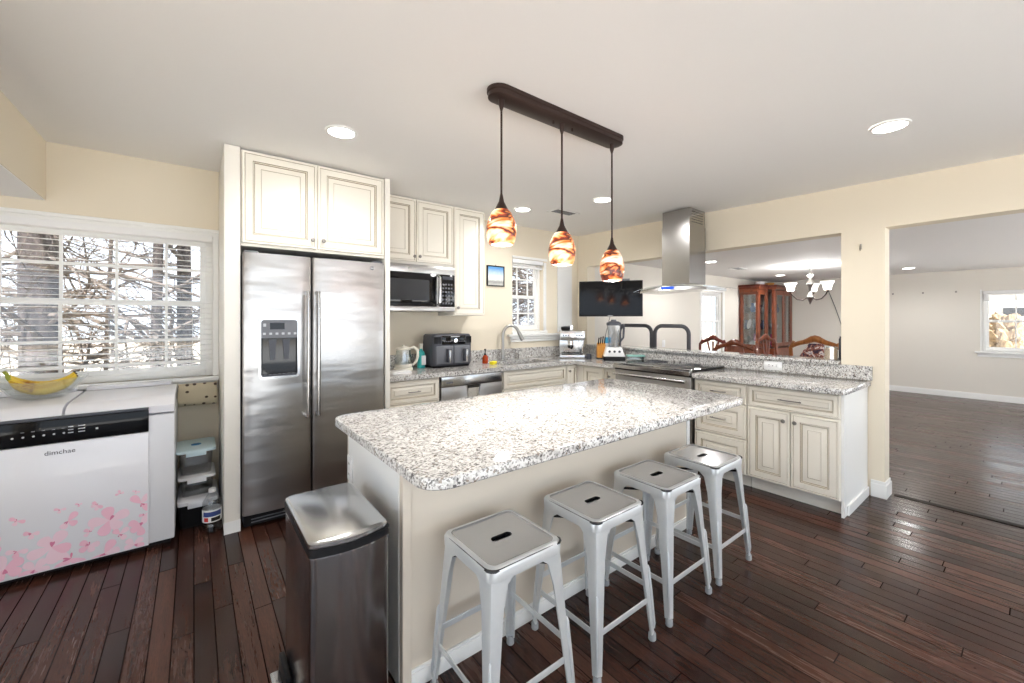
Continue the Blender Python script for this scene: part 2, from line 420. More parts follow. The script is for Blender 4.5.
def tag(o, label, cat, group=None):
    o['label'] = label; o['category'] = cat
    if group: o['group'] = group
    return o
def thing(name, loc, label, cat, rz=0., group=None):
    o = bpy.data.objects.new(name, None); C.objects.link(o); o.location = loc; o.rotation_euler = (0, 0, rz)
    o.empty_display_size = .1
    return tag(o, label, cat, group)
def struct(mb, name, parent=None, smooth=0):
    o = mb.build(name, parent, smooth)
    if not parent: o['kind'] = 'structure'
    return o
def copy_tree(o, parent=None):
    c = o.copy(); C.objects.link(c)
    if parent:
        c.parent = parent
    for ch in [x for x in bpy.data.objects if x.parent == o and x != c]: copy_tree(ch, c)
    return c
def rrect(x0, x1, y0, y1, r, n=5):
    pts = []
    for cx, cy, a in ((x1-r, y1-r, 0), (x0+r, y1-r, 90), (x0+r, y0+r, 180), (x1-r, y0+r, 270)):
        for i in range(n+1):
            t = math.radians(a + 90*i/n); pts.append((cx+r*math.cos(t), cy+r*math.sin(t)))
    return pts
def arc(c, r, a0, a1, n, f):
    return [f(c[0]+r*math.cos(math.radians(a0+(a1-a0)*i/n)), c[1]+r*math.sin(math.radians(a0+(a1-a0)*i/n))) for i in range(n+1)]
def text_mesh(body, size, depth, m, name, parent, T, shear=0.):
    cu = bpy.data.curves.new('lettering_curve', 'FONT'); cu.body = body; cu.size = size; cu.extrude = depth; cu.align_x = 'CENTER'; cu.align_y = 'CENTER'; cu.shear = shear
    t = bpy.data.objects.new('lettering_curve', cu); C.objects.link(t)
    dg = bpy.context.evaluated_depsgraph_get(); me = bpy.data.meshes.new_from_object(t.evaluated_get(dg))
    bpy.data.objects.remove(t); bpy.data.curves.remove(cu)
    me.materials.clear(); me.materials.append(MT[m])
    o = bpy.data.objects.new(name, me); C.objects.link(o)
    if parent: o.parent = parent
    o.matrix_local = T; return o
RXF = Matrix.Rotation(PI/2, 4, 'X')       # text facing -y

# ------------------------------------------------------------ the setting
YB = 3.86; XH = 4.13; ZC = .885; ZL = 2.20; XF = 10.5; YS = -2.6; XW = -1.6
def zceil(y): return 2.398 + .0225*y

struct(MB().box(XW-.2, XF+.2, YS-.2, YB+.2, -.12, 0, 'floor'), 'floor')
# kitchen ceiling (rises a little to the back wall)
k = MB()
k.poly([(YS-.1, zceil(YS-.1)), (YB+.1, zceil(YB+.1)), (YB+.1, 2.75), (YS-.1, 2.75)], (XW-.1, XH+.02), 'ceil', 'x')
struct(k, 'ceiling')
struct(MB().box(XH+.15, XF+.1, YS-.1, YB+.1, ZL, ZL+.2, 'ceil'), 'ceiling_living')

struct(MB().box(XW-.7, XF+1.0, YS-2.0, YB+.45, 2.76, 2.86, 'trim'), 'shading_roof')  # unseen slab; deep rear eave added to keep sun and sky out
def wall_y(name, y0, y1, x0, x1, z1, holes, m):
    """wall along x with rectangular holes (x0,x1,z0,z1) sorted by x"""
    w = MB(); x = x0
    for a, b, c, d in holes:
        w.box(x, a, y0, y1, 0, z1, m); w.box(a, b, y0, y1, 0, c, m); w.box(a, b, y0, y1, d, z1, m); x = b
    w.box(x, x1, y0, y1, 0, z1, m); return struct(w, name)
def wall_x(name, x0, x1, y0, y1, z1, holes, m):
    w = MB(); y = y0
    for a, b, c, d in holes:
        w.box(x0, x1, y, a, 0, z1, m); w.box(x0, x1, a, b, 0, c, m); w.box(x0, x1, a, b, d, z1, m); y = b
    w.box(x0, x1, y, y1, 0, z1, m); return struct(w, name)
W1 = (-1.45, .115, .93, 1.99); W2 = (3.0, 3.50, 1.215, 2.09)
wall_y('wall_back', YB, YB+.14, XW-.1, XH+.15, 2.6, [W1, W2], 'wall')
W3 = (7.46, 8.27, .55, 1.88)
wall_y('wall_dining', YB, YB+.14, XH+.15, XF+.1, 2.4, [W3], 'wall_dimmed')
W4 = (-.42, .60, .815, 1.835); W5 = (-2.5, -1.0, .05, 2.05)
wall_x('wall_far', XF, XF+.14, YS, YB, 2.4, [W5, W4], 'wall_dimmed')
wall_y('wall_rear', YS-.14, YS, XW-.1, XF+.1, 2.6, [(-1.25, 3.45, .1, 2.25), (4.75, 9.45, .1, 2.05)], 'wall')  # unseen wide openings added here to flood the rooms with daylight
wall_x('wall_left', XW-.14, XW, YS, YB, 2.6, [(-2.05, 1.65, .25, 2.09)], 'wall')  # unseen opening, made large for more daylight from the side

# header wall between kitchen and living side: wide opening, pier, pass-through
h = MB()
h.box(XH, XH+.15, YS, YB, 2.055, 2.6, 'wall')
h.box(XH, XH+.15, .72, .985, 0, 2.055, 'wall')
h.box(XH, XH+.15, 3.69, YB, 0, 2.055, 'wall')
h.box(XH, XH+.15, .985, 3.69, 0, .985, 'wall')
struct(h, 'wall_header')
# soffit over the window end
struct(MB().box(XW, -.74, YS, YB, 2.115, 2.6, 'wall').box(XW, -.745, YS, YB, 2.11, 2.115, 'ceil'), 'wall_soffit')

bb = MB()
for a, b, c, d in ((XH-.013, XH+.163, .707, .72),):
    bb.box(a, b, c, d, 0, .10, 'trim').box(a+.006, b-.006, c+.006, d, .10, .125, 'trim')
bb.box(XH-.013, XH, .72, .80, 0, .10, 'trim').box(XH-.008, XH, .72, .80, .10, .125, 'trim')
bb.box(XH+.15, XH+.17, .72, .985, 0, .10, 'trim')
struct(bb, 'baseboard_pier')
struct(MB().box(XF-.015, XF, YS, YB, 0, .085, 'trim').box(XF-.01, XF, YS, YB, .085, .10, 'trim'), 'baseboard_far')
struct(MB().box(XH+.16, XF-.02, YB-.015, YB, 0, .09, 'trim'), 'baseboard_dining')
struct(MB().box(XH+.13, XH+.17, YS, .69, .0005, .006, 'gap'), 'trim_1')          # floor seam between the rooms

# --- windows
def sash_window_y(name, x0, x1, z0, z1, y, zmid, vx, hz, glass='glass', fw=.045):
    """double-hung window in a wall along x, seen from -y"""
    f = MB()
    for a, b, c, d in ((x0, x0+fw, z0, z1), (x1-fw, x1, z0, z1), (x0+fw, x1-fw, z0, z0+fw), (x0+fw, x1-fw, z1-fw, z1)):
        f.box(a, b, y, y+.07, c, d, 'trim', .003)
    root = f.build(name); root['kind'] = 'structure'
    for nm, c, d, yy in (('sash', zmid-.02, z1-fw, y+.035), ('sash', z0+fw, zmid+.02, y+.015)):
        s_ = MB(); q = .034
        for a, b, e, g in ((x0+fw, x0+fw+q, c, d), (x1-fw-q, x1-fw, c, d), (x0+fw+q, x1-fw-q, c, c+q), (x0+fw+q, x1-fw-q, d-q, d)):
            s_.box(a, b, yy, yy+.022, e, g, 'trim')
        for v_ in vx: s_.box(v_-.008, v_+.008, yy+.004, yy+.018, c+q, d-q, 'trim')
        for v_ in hz:
            if c < v_ < d: s_.box(x0+fw+q, x1-fw-q, yy+.005, yy+.017, v_-.008, v_+.008, 'trim')
        sa = s_.build('sash', root, 0)
        MB().box(x0+fw+q, x1-fw-q, yy+.010, yy+.012, c+q, d-q, glass).build('pane', sa, 0)
    return root
w1 = sash_window_y('window_1', W1[0], W1[1], W1[2], W1[3], YB+.04, 1.475, [-1.21, -.95, -.69, -.425, -.16], [1.73, 1.21])
# casing, stool
t = MB()
t.box(W1[0]-.06, W1[1]+.035, YB-.018, YB, W1[3]-.012, W1[3]+.02, 'trim', .004)
t.box(W1[0]-.07, W1[1]+.04, YB-.03, YB, W1[3]+.018, W1[3]+.045, 'trim', .006)
t.box(W1[1]-.002, W1[1]+.035, YB-.018, YB, W1[2], W1[3], 'trim', .004)
t.box(W1[0]-.06, W1[1]+.04, YB-.05, YB+.04, W1[2]-.03, W1[2], 'trim', .006)
t.box(W1[0]-.05, W1[1]+.03, YB-.02, YB, W1[2]-.10, W1[2]-.03, 'trim', .004)
struct(t, 'trim_2')
w2 = sash_window_y('window_2', W2[0], W2[1], W2[2], W2[3], YB+.07, 1.633, [3.16, 3.33], [1.85, 1.43], fw=.035)
w3 = sash_window_y('window_3', W3[0], W3[1], W3[2], W3[3], YB+.03, 1.31, [7.73, 8.0], [1.62, 1.0], fw=.05)
t = MB()
for a, b, c, d in ((W3[0]-.07, W3[0], W3[2]-.07, W3[3]+.07), (W3[1], W3[1]+.07, W3[2]-.07, W3[3]+.07), (W3[0], W3[1], W3[3], W3[3]+.07), (W3[0], W3[1], W3[2]-.07, W3[2])):
    t.box(a, b, YB-.015, YB, c, d, 'trim', .003)
struct(t, 'trim_3')
# far living-room window (wall along y)
def sash_window_x(name, y0, y1, z0, z1, x, zmid, vy, hz, fw=.045):
    f = MB()
    for a, b, c, d in ((y0, y0+fw, z0, z1), (y1-fw, y1, z0, z1), (y0+fw, y1-fw, z0, z0+fw), (y0+fw, y1-fw, z1-fw, z1)):
        f.box(x, x+.07, a, b, c, d, 'trim', .004)
    root = f.build(name); root['kind'] = 'structure'
    for c, d, xx in ((zmid-.02, z1-fw, x+.035), (z0+fw, zmid+.02, x+.015)):
        s_ = MB(); q = .03
        for a, b, e, g in ((y0+fw, y0+fw+q, c, d), (y1-fw-q, y1-fw, c, d), (y0+fw+q, y1-fw-q, c, c+q), (y0+fw+q, y1-fw-q, d-q, d)):
            s_.box(xx, xx+.022, a, b, e, g, 'trim')
        for v_ in vy: s_.box(xx+.004, xx+.018, v_-.008, v_+.008, c+q, d-q, 'trim')
        for v_ in hz:
            if c < v_ < d: s_.box(xx+.004, xx+.018, y0+fw, y1-fw, v_-.008, v_+.008, 'trim')
        sa = s_.build('sash', root, 0)
        MB().box(xx+.010, xx+.012, y0+fw+q, y1-fw-q, c+q, d-q, 'glass').build('pane', sa, 0)
    return root
sash_window_x('window_4', W4[0], W4[1], W4[2], W4[3], XF+.03, 1.325, [.24, -.08], [])
sash_window_x('added_light_window', W5[0], W5[1], W5[2], W5[3], XF+.03, 1.05, [], [])  # unseen window added to bring extra daylight into the living side
t = MB().box(XF-.05, XF+.03, W4[0]-.08, W4[1]+.08, W4[2]-.03, W4[2], 'trim', .006)
t.box(XF-.015, XF, W4[0]-.05, W4[1]+.05, W4[2]-.09, W4[2]-.03, 'trim', .004)
t.box(XF-.01, XF, W4[1], W4[1]+.02, W4[2], W4[3]+.02, 'trim')
struct(t, 'trim_4')

# moulded ledge under the small kitchen window, grey jamb panel beside it
t = MB().box(2.92, 3.84, YB-.05, YB, 1.15, 1.18, 'trim', .006).box(2.95, 3.82, YB-.035, YB, 1.115, 1.15, 'trim', .012).box(2.97, 3.80, YB-.02, YB, 1.085, 1.115, 'trim', .004)
struct(t, 'trim_5')
struct(MB().box(W2[0]-.005, W2[1]+.06, YB-.012, YB, W2[3], W2[3]+.03, 'trim', .004).box(W2[0]-.01, W2[1]+.055, YB-.02, YB+.03, W2[2]-.035, W2[2], 'trim', .004), 'trim_6')

# ------------------------------------------------------------ outside
MT['bounce_patio'] = paint('pale concrete patio', srgb(222, 221, 219), .9)  # pale ground added to bounce sunlight up through the rear openings
g = MB().box(-40, 60, -30, -1.2, -.9, -.69, 'bounce_patio').build('bounce_patio', None, 0); g['kind'] = 'structure'
g = MB().box(-40, 60, -40, 60, -.9, -.7, 'ground').build('lawn', None, 0); g['kind'] = 'structure'
def tree(x, y, r, lean, label, seed, nb=34, cat='tree', zb=-.72, hgt=7.5, grp=None):
    rnd = random.Random(seed)
    root = thing('bare_tree', (x, y, zb), label, cat, group=grp)
    pts = []; rad = []
    for i in range(9):
        q = i/8; pts.append((lean*q*hgt + .05*math.sin(3*q+seed), .04*math.cos(4*q), q*hgt)); rad.append(r*(1.25 if i == 0 else 1-.55*q))
    MB().tube(pts, rad, 'bark', 14).build('trunk', root)
    b = MB()
    def limb(p, d, L, r_, lev):
        n = 5; P = [Vector(p)]; dd = Vector(d).normalized()
        for i in range(n):
            dd = (dd + Vector((rnd.uniform(-.28, .28), rnd.uniform(-.28, .28), rnd.uniform(-.22, .16)))).normalized(); P.append(P[-1] + dd*L/n)
            if P[-1].y + y < 4.7 or P[-1].z < .1: P[-1].y = max(P[-1].y, 4.7 - y); P[-1].z = max(P[-1].z, .1)
        b.tube(P, [r_*(1-.8*i/n) for i in range(n+1)], 'twig', 5 if lev == 0 else 3, cap=False)
        if lev < 2:
            for j in range(5 if lev == 0 else 4):
                i = rnd.randint(1, n); a = Vector((rnd.uniform(-1, 1), rnd.uniform(-1, 1), rnd.uniform(-.5, .7)))
                limb(P[i], (dd + a*.9), L*rnd.uniform(.4, .6), r_*.5, lev+1)
    for i in range(nb):
        z = rnd.uniform(1.0, 4.8); a = rnd.uniform(0, 2*PI)
        limb((lean*z, 0, z), (math.cos(a), math.sin(a), rnd.uniform(-.25, .55)), rnd.uniform(1.2, 3.0), rnd.uniform(.014, .04), 0)
    b.build('branches', root)
    return root
tree(-1.28, 6.6, .185, .0, 'thick dark tree trunk outside the left end of the kitchen window', 3, 30)
tree(-.36, 7.0, .068, .0, 'slim straight tree left of the leaning one outside the kitchen window', 5, 22)
tree(-.16, 7.5, .105, .012, 'leaning tree at the right edge of the kitchen window', 8, 24)
tree(-3.0, 10.5, .16, -.03, 'farther tree at the far left outside the kitchen window', 11, 26)
tree(-1.55, 13., .05, .02, 'distant thin tree between the trunks outside the kitchen window', 17, 30)
tree(5.0, 7.0, .15, .02, 'tree close outside the small window over the sink', 21, 90)
tree(7.2, 9.6, .16, -.02, 'second tree behind the one outside the sink window', 25, 90)
tree(10.5, 14., .2, .0, 'third tree, farthest outside the sink window', 31, 90)

# outside the living-room window: house, bush, cars
hs = thing('house', (34, 2.0, -.7), 'cream sided house across the street outside the living room window', 'house')
MB().box(-3, 3, -12, 7, 0, 6.5, 'siding').build('wall', hs, 0)
for yy in (4.9, 2.6, .2, -2.4, -5):
    MB().box(-3.06, -3.0, yy-.45, yy+.45, 3.9, 5.2, 'gap').build('window', hs, 0)
for yy in (3.2, 1.0, -1.4):
    MB().box(-3.06, -3.0, yy-.5, yy+.5, 2.2, 2.6, 'gap').build('vent', hs, 0)
def bush(loc, r, hgt, label):
    rnd = random.Random(4); b = MB()
    for i in range(230):
        a = rnd.uniform(0, 2*PI); z = rnd.random()**.8*hgt; rr = r*(1-(z/hgt)**1.4*.8)*rnd.uniform(.55, 1)
        c = Vector((rr*math.cos(a), rr*math.sin(a), z)); d = Vector((math.cos(a)*.4, math.sin(a)*.4, rnd.uniform(.3, 1))).normalized()
        b.tube([c-d*.18, c+d*.06, c+d*.26], [.10, .15, .02], 'bush', 5)
    o = b.build('shrub'); o.location = loc; return tag(o, label, 'shrub')
bush((19.0, .62, -.7), .62, 2.05, 'dry tan conical shrub outside the living room window')
def car(loc, label, m, rz=0):
    root = thing('car', loc, label, 'car', rz)
    prof = [(-2.1, .3), (-2.15, .75), (-1.4, .95), (-.8, 1.42), (.7, 1.45), (1.4, 1.0), (2.1, .9), (2.15, .35)]
    MB().poly(prof, (-.85, .85), m, 'y', .05).build('body', root)
    MB().poly([(-1.2, 1.0), (-.75, 1.36), (.65, 1.38), (1.15, 1.02)], (-.87, .87), 'gloss_black', 'y').build('glazing', root)
    for x in (-1.3, 1.3):
        for y in (-.86, .86):
            MB().cyl((x, y-.1, .33), (x, y+.1, .33), .33, 'black', 16).build('wheel', root)
car((25, -.1, -.7), 'blue parked car outside the living room window', 'car_blue', PI/2)

# ------------------------------------------------------------ cabinet makers
def knob(parent, x, y, z, m='pewter'):
    rot = Matrix.Rotation(PI/2, 4, 'X')
    return MB().lathe([(.006, 0), (.005, .012), (.013, .018), (.015, .024), (.011, .030), (0, .032)], m, (x, y, z), rot, 14).build('knob', parent)
def pull(parent, x, y, z, L=.12, m='pewter'):
    p = MB().tube([(x-L/2, y-.022, z), (x-L/4, y-.028, z), (x+L/4, y-.028, z), (x+L/2, y-.022, z)], .0045, m, 8)
    for s_ in (-1, 1): p.cyl((x+s_*L*.4, y, z), (x+s_*L*.4, y-.026, z), .004, m, 8)
    return p.build('pull', parent)
def cab_door(parent, x0, x1, z0, z1, kx=None, kz=None, name='door', y=0.):
    d = MB().panel(x0, x1, z0, z1, y).build(name, parent, 30)
    if kx is not None: knob(d, kx, y-.021, kz)
    return d
def cab_drawer(parent, x0, x1, z0, z1, y=0., p=True, L=.12):
    d = MB().panel(x0, x1, z0, z1, y).build('drawer', parent, 30)
    if p: pull(d, (x0+x1)/2, y-.019, (z0+z1)/2, L)
    return d
def base_body(parent, w, depth, ztop=.843, toe=.105, rec=.07):
    b = MB().box(0, w, 0.001, depth, toe, ztop, 'cabside', .001)
    b.build('body', parent, 0)
    MB().box(.002, w-.002, rec, depth, 0, toe, 'cabside').build('toe_kick', parent, 0)

# ------------------------------------------------------------ refrigerator wall
YP = 3.147
o = MB().box(.150, .236, YP, YB-.004, .0, zceil(YP)-.004, 'cabside', .002).box(.148, .2365, YP-.003, YP+.001, 0, .075, 'trim').build('end_panel')
tag(o, 'tall cream end panel left of the refrigerator beside the window', 'cabinet panel')
o = MB().box(1.182, 1.224, YP, YB-.004, .0, zceil(YP)-.004, 'cabside', .002).build('end_panel')
tag(o, 'tall narrow cream panel right of the refrigerator', 'cabinet panel')
oc = thing('wall_cabinet', (.24, YP+.002, 0), 'cream two door cabinet above the refrigerator', 'cabinet')
MB().box(.0, .938, .012, .68, 1.835, zceil(YP)-.012, 'cabside').build('body', oc, 0)
cab_door(oc, .004, .447, 1.853, 2.448, .418, 1.914, y=.012)
cab_door(oc, .455, .932, 1.853, 2.448, .488, 1.914, y=.012)

fr = thing('refrigerator', (.245, 3.12, 0), 'stainless steel side by side refrigerator with water dispenser', 'refrigerator')
MB().box(.004, .920, .06, .72, .03, 1.788, 'dgrey', .004).build('body', fr, 0)
MB().box(.01, .915, .035, .07, .012, .085, 'black').box(.05, .87, .030, .036, .03, .036, 'mgrey').box(.05, .87, .030, .036, .05, .056, 'mgrey').build('toe_grille', fr, 0)
def fdoor(x0, x1, name):
    L = []
    n = 8
    pts = [(x0, .055)] + [(x0+.012*(1-math.cos(i/4*PI/2)), .012-.012*math.sin(i/4*PI/2)) for i in range(5)]
    pts += [(x0+.012+(x1-x0-.024)*i/n, -.010*math.sin(PI*i/n)) for i in range(1, n)]
    pts += [(x1-.012*(1-math.cos(i/4*PI/2)), .012-.012*math.sin(i/4*PI/2)) for i in range(4, -1, -1)] + [(x1, .055)]
    return MB().poly(pts, (.095, 1.790), 'steel', 'z', .004).build(name, fr, 50)
d1 = fdoor(0, .402, 'freezer_door'); d2 = fdoor(.410, .922, 'refrigerator_door')
for d_, x in ((d1, .372), (d2, .438)):
    hd = MB().tube([(x, -.052, .69), (x, -.060, .80), (x, -.064, 1.12), (x, -.060, 1.44), (x, -.052, 1.55)], .0155, 'steel_v', 12, flat=.8)
    for z in (.70, 1.54): hd.box(x-.014, x+.014, -.055, .0, z-.014, z+.014, 'steel_lt', .003)
    hd.build('handle', d_)
# hinge caps on top
MB().box(.01, .09, .02, .10, 1.7905, 1.806, 'mgrey', .004).build('hinge_cover', fr)
MB().box(.835, .915, .02, .10, 1.7905, 1.806, 'mgrey', .004).build('hinge_cover', fr)
# dispenser
ds = MB(); x0, x1, z0, z1 = .085, .326, .968, 1.368
out = [(x, z) for x, z in rrect(x0, x1, z0, z1, .028)]; inn = [(x, z) for x, z in rrect(x0+.014, x1-.014, z0+.014, z1-.014, .018)]
ds.rings([[(x, -.004, z) for x, z in out], [(x, -.022, z) for x, z in out], [(x, -.022, z) for x, z in inn], [(x, -.008, z) for x, z in inn]], 'steel_lt')
ds.build('dispenser_frame', d1)
dp = MB().box(x0+.012, x1-.012, -.0175, -.0135, 1.235, z1-.014, 'mgrey').build('dispenser_panel', d1, 0)
q = MB().box(.15, .235, -.0185, -.017, 1.292, 1.335, 'gloss_black')
q.build('dispenser_display', d1, 0)
for i in range(6): MB().box(.11+i*.036, .126+i*.036, -.0185, -.017, 1.256, 1.270, 'icon').build('button', d1, 0)
MB().box(.112, .128, -.0185, -.017, 1.31, 1.33, 'icon').build('button', d1, 0)
q = MB()    # hollow: back, sides, top, tray
q.box(x0+.012, x1-.012, -.0125, -.0115, .98, 1.236, 'gloss_black')
q.box(x0+.013, x0+.022, -.0215, -.0125, .99, 1.235, 'black').box(x1-.022, x1-.013, -.0215, -.0125, .99, 1.235, 'black')
q.build('dispenser_recess', d1, 0)
for x in (.165, .245): MB().poly([(x-.022, 1.225), (x+.022, 1.225), (x+.013, 1.09), (x-.013, 1.09)], (-.021, -.0126), 'dgrey', 'y').build('dispenser_paddle', d1, 0)
q = MB().box(x0+.02, x1-.02, -.027, -.0126, .982, .996, 'dgrey', .002)
for i in range(7): q.box(x0+.03+i*.027, x0+.045+i*.027, -.0275, -.02, .9955, .998, 'rubber')
q.build('drip_tray', d1, 0)
# round monogram badge
bd = MB().lathe([(.0, 0), (.017, 0), (.017, .003), (.0, .0032)], 'mgrey', (.826, -.0075, 1.745), Matrix.Rotation(PI/2, 4, 'X'), 24)
ring = [(.826+.0150*math.cos(i*PI/12), -.0112, 1.745+.0150*math.sin(i*PI/12)) for i in range(25)]
bd.tube(ring, .0012, 'chrome', 5)
bo = bd.build('badge', d2)
text_mesh('GE', .019, .0005, 'chrome', 'badge_lettering', d2, Matrix.Translation((.826, -.0113, 1.745)) @ RXF, .3)

# ------------------------------------------------------------ upper cabinets and microwave
YU = 3.55; ZU = zceil(YU)
uc = thing('wall_cabinet', (1.226, YU, 0), 'cream two door wall cabinet above the microwave', 'cabinet')
MB().box(0, .788, 0, YB-YU-.003, 1.86, ZU-.006, 'cabside').build('body', uc, 0)
cab_door(uc, .004, .392, 1.888, ZU-.018, .372, 1.935)
cab_door(uc, .400, .785, 1.888, ZU-.018, .424, 1.938)
uc = thing('wall_cabinet', (2.018, YU, 0), 'tall narrow cream single door wall cabinet right of the microwave', 'cabinet')
MB().box(0, .366, 0, YB-YU-.003, 1.395, ZU-.006, 'cabside').build('body', uc, 0)
cab_door(uc, .004, .362, 1.400, ZU-.018, .038, 1.47)
mw = thing('microwave', (1.232, 3.49, 1.432), 'stainless steel and black microwave under the wall cabinets', 'microwave')
MB().box(0, .775, .02, YB-3.49-.004, 0, .425, 'steel', .002).build('body', mw, 0)
dr = MB().box(.002, .58, 0, .022, .045, .35, 'gloss_black', .003).build('door', mw)
MB().box(.04, .50, -.003, .0, .10, .29, 'screen_grey').build('window', dr, 0)
MB().tube([(.592, -.004, .06), (.592, -.038, .085), (.592, -.045, .2), (.592, -.038, .315), (.592, -.004, .34)], .013, 'steel_lt', 10).build('handle', dr)
MB().box(.612, .773, 0, .022, .045, .35, 'gloss_black', .003).build('control_panel', mw)
kp = MB()
kp.box(.64, .75, -.002, .0, .305, .335, 'dgrey')
for i in range(4):
    for j in range(6): kp.box(.637+i*.030, .655+i*.030, -.002, .0, .07+j*.036, .086+j*.036, 'mgrey')
kp.build('keypad', mw, 0)
MB().box(.002, .773, .0, .022, .352, .425, 'steel', .003).build('vent_strip', mw)
MB().box(.002, .773, .0, .022, 0, .043, 'steel', .003).build('lower_strip', mw)
MB().lathe([(0, 0), (.014, 0), (.014, .003), (0, .003)], 'chrome', (.30, 0, .388), Matrix.Rotation(PI/2, 4, 'X'), 20).build('badge', mw)

# ------------------------------------------------------------ base run along the back wall
YF = 3.30
b = thing('base_cabinet', (1.227, YF, 0), 'cream drawer base cabinet beside the refrigerator panel', 'cabinet')
base_body(b, .508, .53)
cab_drawer(b, .012, .500, .645, .835, L=.11); cab_door(b, .012, .500, .115, .632, .46, .59)
dw = thing('dishwasher', (1.742, YF-.02, 0), 'stainless steel dishwasher under the back counter', 'dishwasher')
MB().box(0, .68, .03, .54, .02, .838, 'gap').build('body', dw, 0)
MB().box(.004, .676, -.005, .03, .745, .838, 'steel_lt', .003).build('control_strip', dw)
dd = MB().box(.004, .676, -.002, .03, .11, .742, 'steel', .004).build('door', dw)
pk = MB()
a = [(.26, .742), (.42, .742), (.395, .60), (.285, .60)]; c = [(.275, .735), (.405, .735), (.385, .615), (.295, .615)]
pk.rings([[(x, -.002, z) for x, z in a], [(x, -.012, z) for x, z in a], [(x, -.010, z) for x, z in c], [(x, -.003, z) for x, z in c]], 'chrome', cap1=True)
pk.build('pocket_handle', dd)
MB().box(.275, .405, -.0125, -.0095, .715, .742, 'gap').build('pocket_shade', dd, 0)  # dark strip painted in for the shade inside the handle pocket
MB().box(.05, .12, -.0065, -.005, .775, .79, 'mgrey').build('badge', dw, 0)
sb = thing('base_cabinet', (2.430, YF, 0), 'cream sink base cabinet with long false drawer front', 'cabinet')
MB().box(0, .90, 0.001, .53, .105, .62, 'cabside').box(0, .90, .001, .03, .62, .843, 'cabside').build('body', sb, 0)
MB().box(.002, .898, .07, .52, 0, .105, 'cabside').build('toe_kick', sb, 0)
cab_drawer(sb, .012, .892, .655, .835, p=False)
cab_door(sb, .012, .448, .115, .645, .415, .60); cab_door(sb, .456, .892, .115, .645, .49, .60)
nb = thing('base_cabinet', (3.333, YF, 0), 'narrow cream corner door cabinet left of the inside corner', 'cabinet')
MB().box(0, .165, .001, .53, .105, .843, 'cabside').build('body', nb, 0)
MB().box(.002, .163, .07, .52, 0, .105, 'cabside').build('toe_kick', nb, 0)
cab_door(nb, .008, .160, .115, .835, .03, .77)

# peninsula cabinets face -x : local x = world -y
XP = 3.50
def pen(name, y_left, label): return thing(name, (XP, y_left, 0), label, 'cabinet', -PI/2)
p = pen('base_cabinet', 3.292, 'cream corner door cabinet between the inside corner and the range')
base_body(p, .415, .62)
cab_door(p, .115, .410, .115, .835)
p = pen('base_cabinet', 2.874, 'slim cream drawer cabinet directly left of the range')
base_body(p, .165, .62)
d_ = MB().panel(.006, .158, .665, .835).build('drawer', p, 30); knob(d_, .082, -.019, .75)
cab_door(p, .006, .158, .115, .655)
p = pen('base_cabinet', 1.872, 'cream three drawer cabinet right of the range')
base_body(p, .436, .62)
for z0, z1 in ((.675, .835), (.395, .665), (.115, .385)): cab_drawer(p, .008, .430, z0, z1, L=.13)
p = pen('base_cabinet', 1.434, 'cream cabinet with one drawer over two doors at the peninsula end')
base_body(p, .600, .62)
cab_drawer(p, .008, .596, .675, .835, L=.15)
cab_door(p, .008, .298, .115, .665, .262, .60); cab_door(p, .306, .596, .115, .665, .336, .60)
MB().box(.600, .616, .0, .62, .0, .843, 'trim').build('end_panel', p, 0)
MB().box(.616, .628, .068, .61, .0, .07, 'trim', .003).build('base_moulding', p, 0)

# worktops
ws = MB(); t0, t1 = .845, ZC
ws.box(1.227, 2.50, YF-.04, YB-.003, t0, t1, 'granite'); ws.box(2.50, 3.20, YF-.04, 3.37, t0, t1, 'granite'); ws.box(2.50, 3.20, 3.70, YB-.003, t0, t1, 'granite')
ws.box(3.20, 4.126, YF-.04, YB-.003, t0, t1, 'granite'); ws.box(XP-.06, 4.126, 2.706, YF-.04, t0, t1, 'granite')
tag(ws.build('worktop', None, 0), 'speckled granite worktop along the back wall and into the corner', 'worktop')
w_ = MB(); 
pts = [(4.126, 1.868), (XP-.06, 1.868), (XP-.06, .85), (XP-.045, .815), (XP-.01, .80), (4.126, .80)]
w_.poly(pts, (t0, t1), 'granite', 'z', .003)
tag(w_.build('worktop', None, 30), 'speckled granite worktop on the peninsula right of the range', 'worktop')
tag(MB().box(1.227, 4.10, YB-.024, YB-.002, ZC+.001, ZC+.125, 'granite', .002).build('backsplash', None, 0), 'low granite backsplash strip along the back wall', 'backsplash')
bs = MB().box(4.104, 4.128, .79, 3.835, ZC+.001, .995, 'granite', .002)
tag(bs.build('backsplash', None, 0), 'low granite backsplash strip along the pass through half wall', 'backsplash')
lg = MB().box(4.075, 4.33, .99, 3.685, .997, 1.024, 'granite', .004)
tag(lg.build('ledge', None, 0), 'raised granite ledge capping the pass through half wall', 'ledge')
po = thing('power_outlet', (4.103, 1.468, .942), 'white horizontal power outlet on the peninsula backsplash', 'outlet', -PI/2)
MB().box(-.073, .073, -.006, 0, -.040, .040, 'white', .003).build('cover_plate', po)
q = MB().box(-.055, .055, -.0085, -.006, -.018, .018, 'white', .002)
for x in (-.03, .03):
    for z in (-.007, .007): q.box(x-.006, x+.006, -.009, -.0084, z-.0015, z+.0015, 'gap')
q.build('socket', po)
MB().lathe([(.004, 0), (.004, .001), (0, .0012)], 'gap', (0, -.0085, 0), Matrix.Rotation(PI/2, 4, 'X'), 8).build('screw', po)

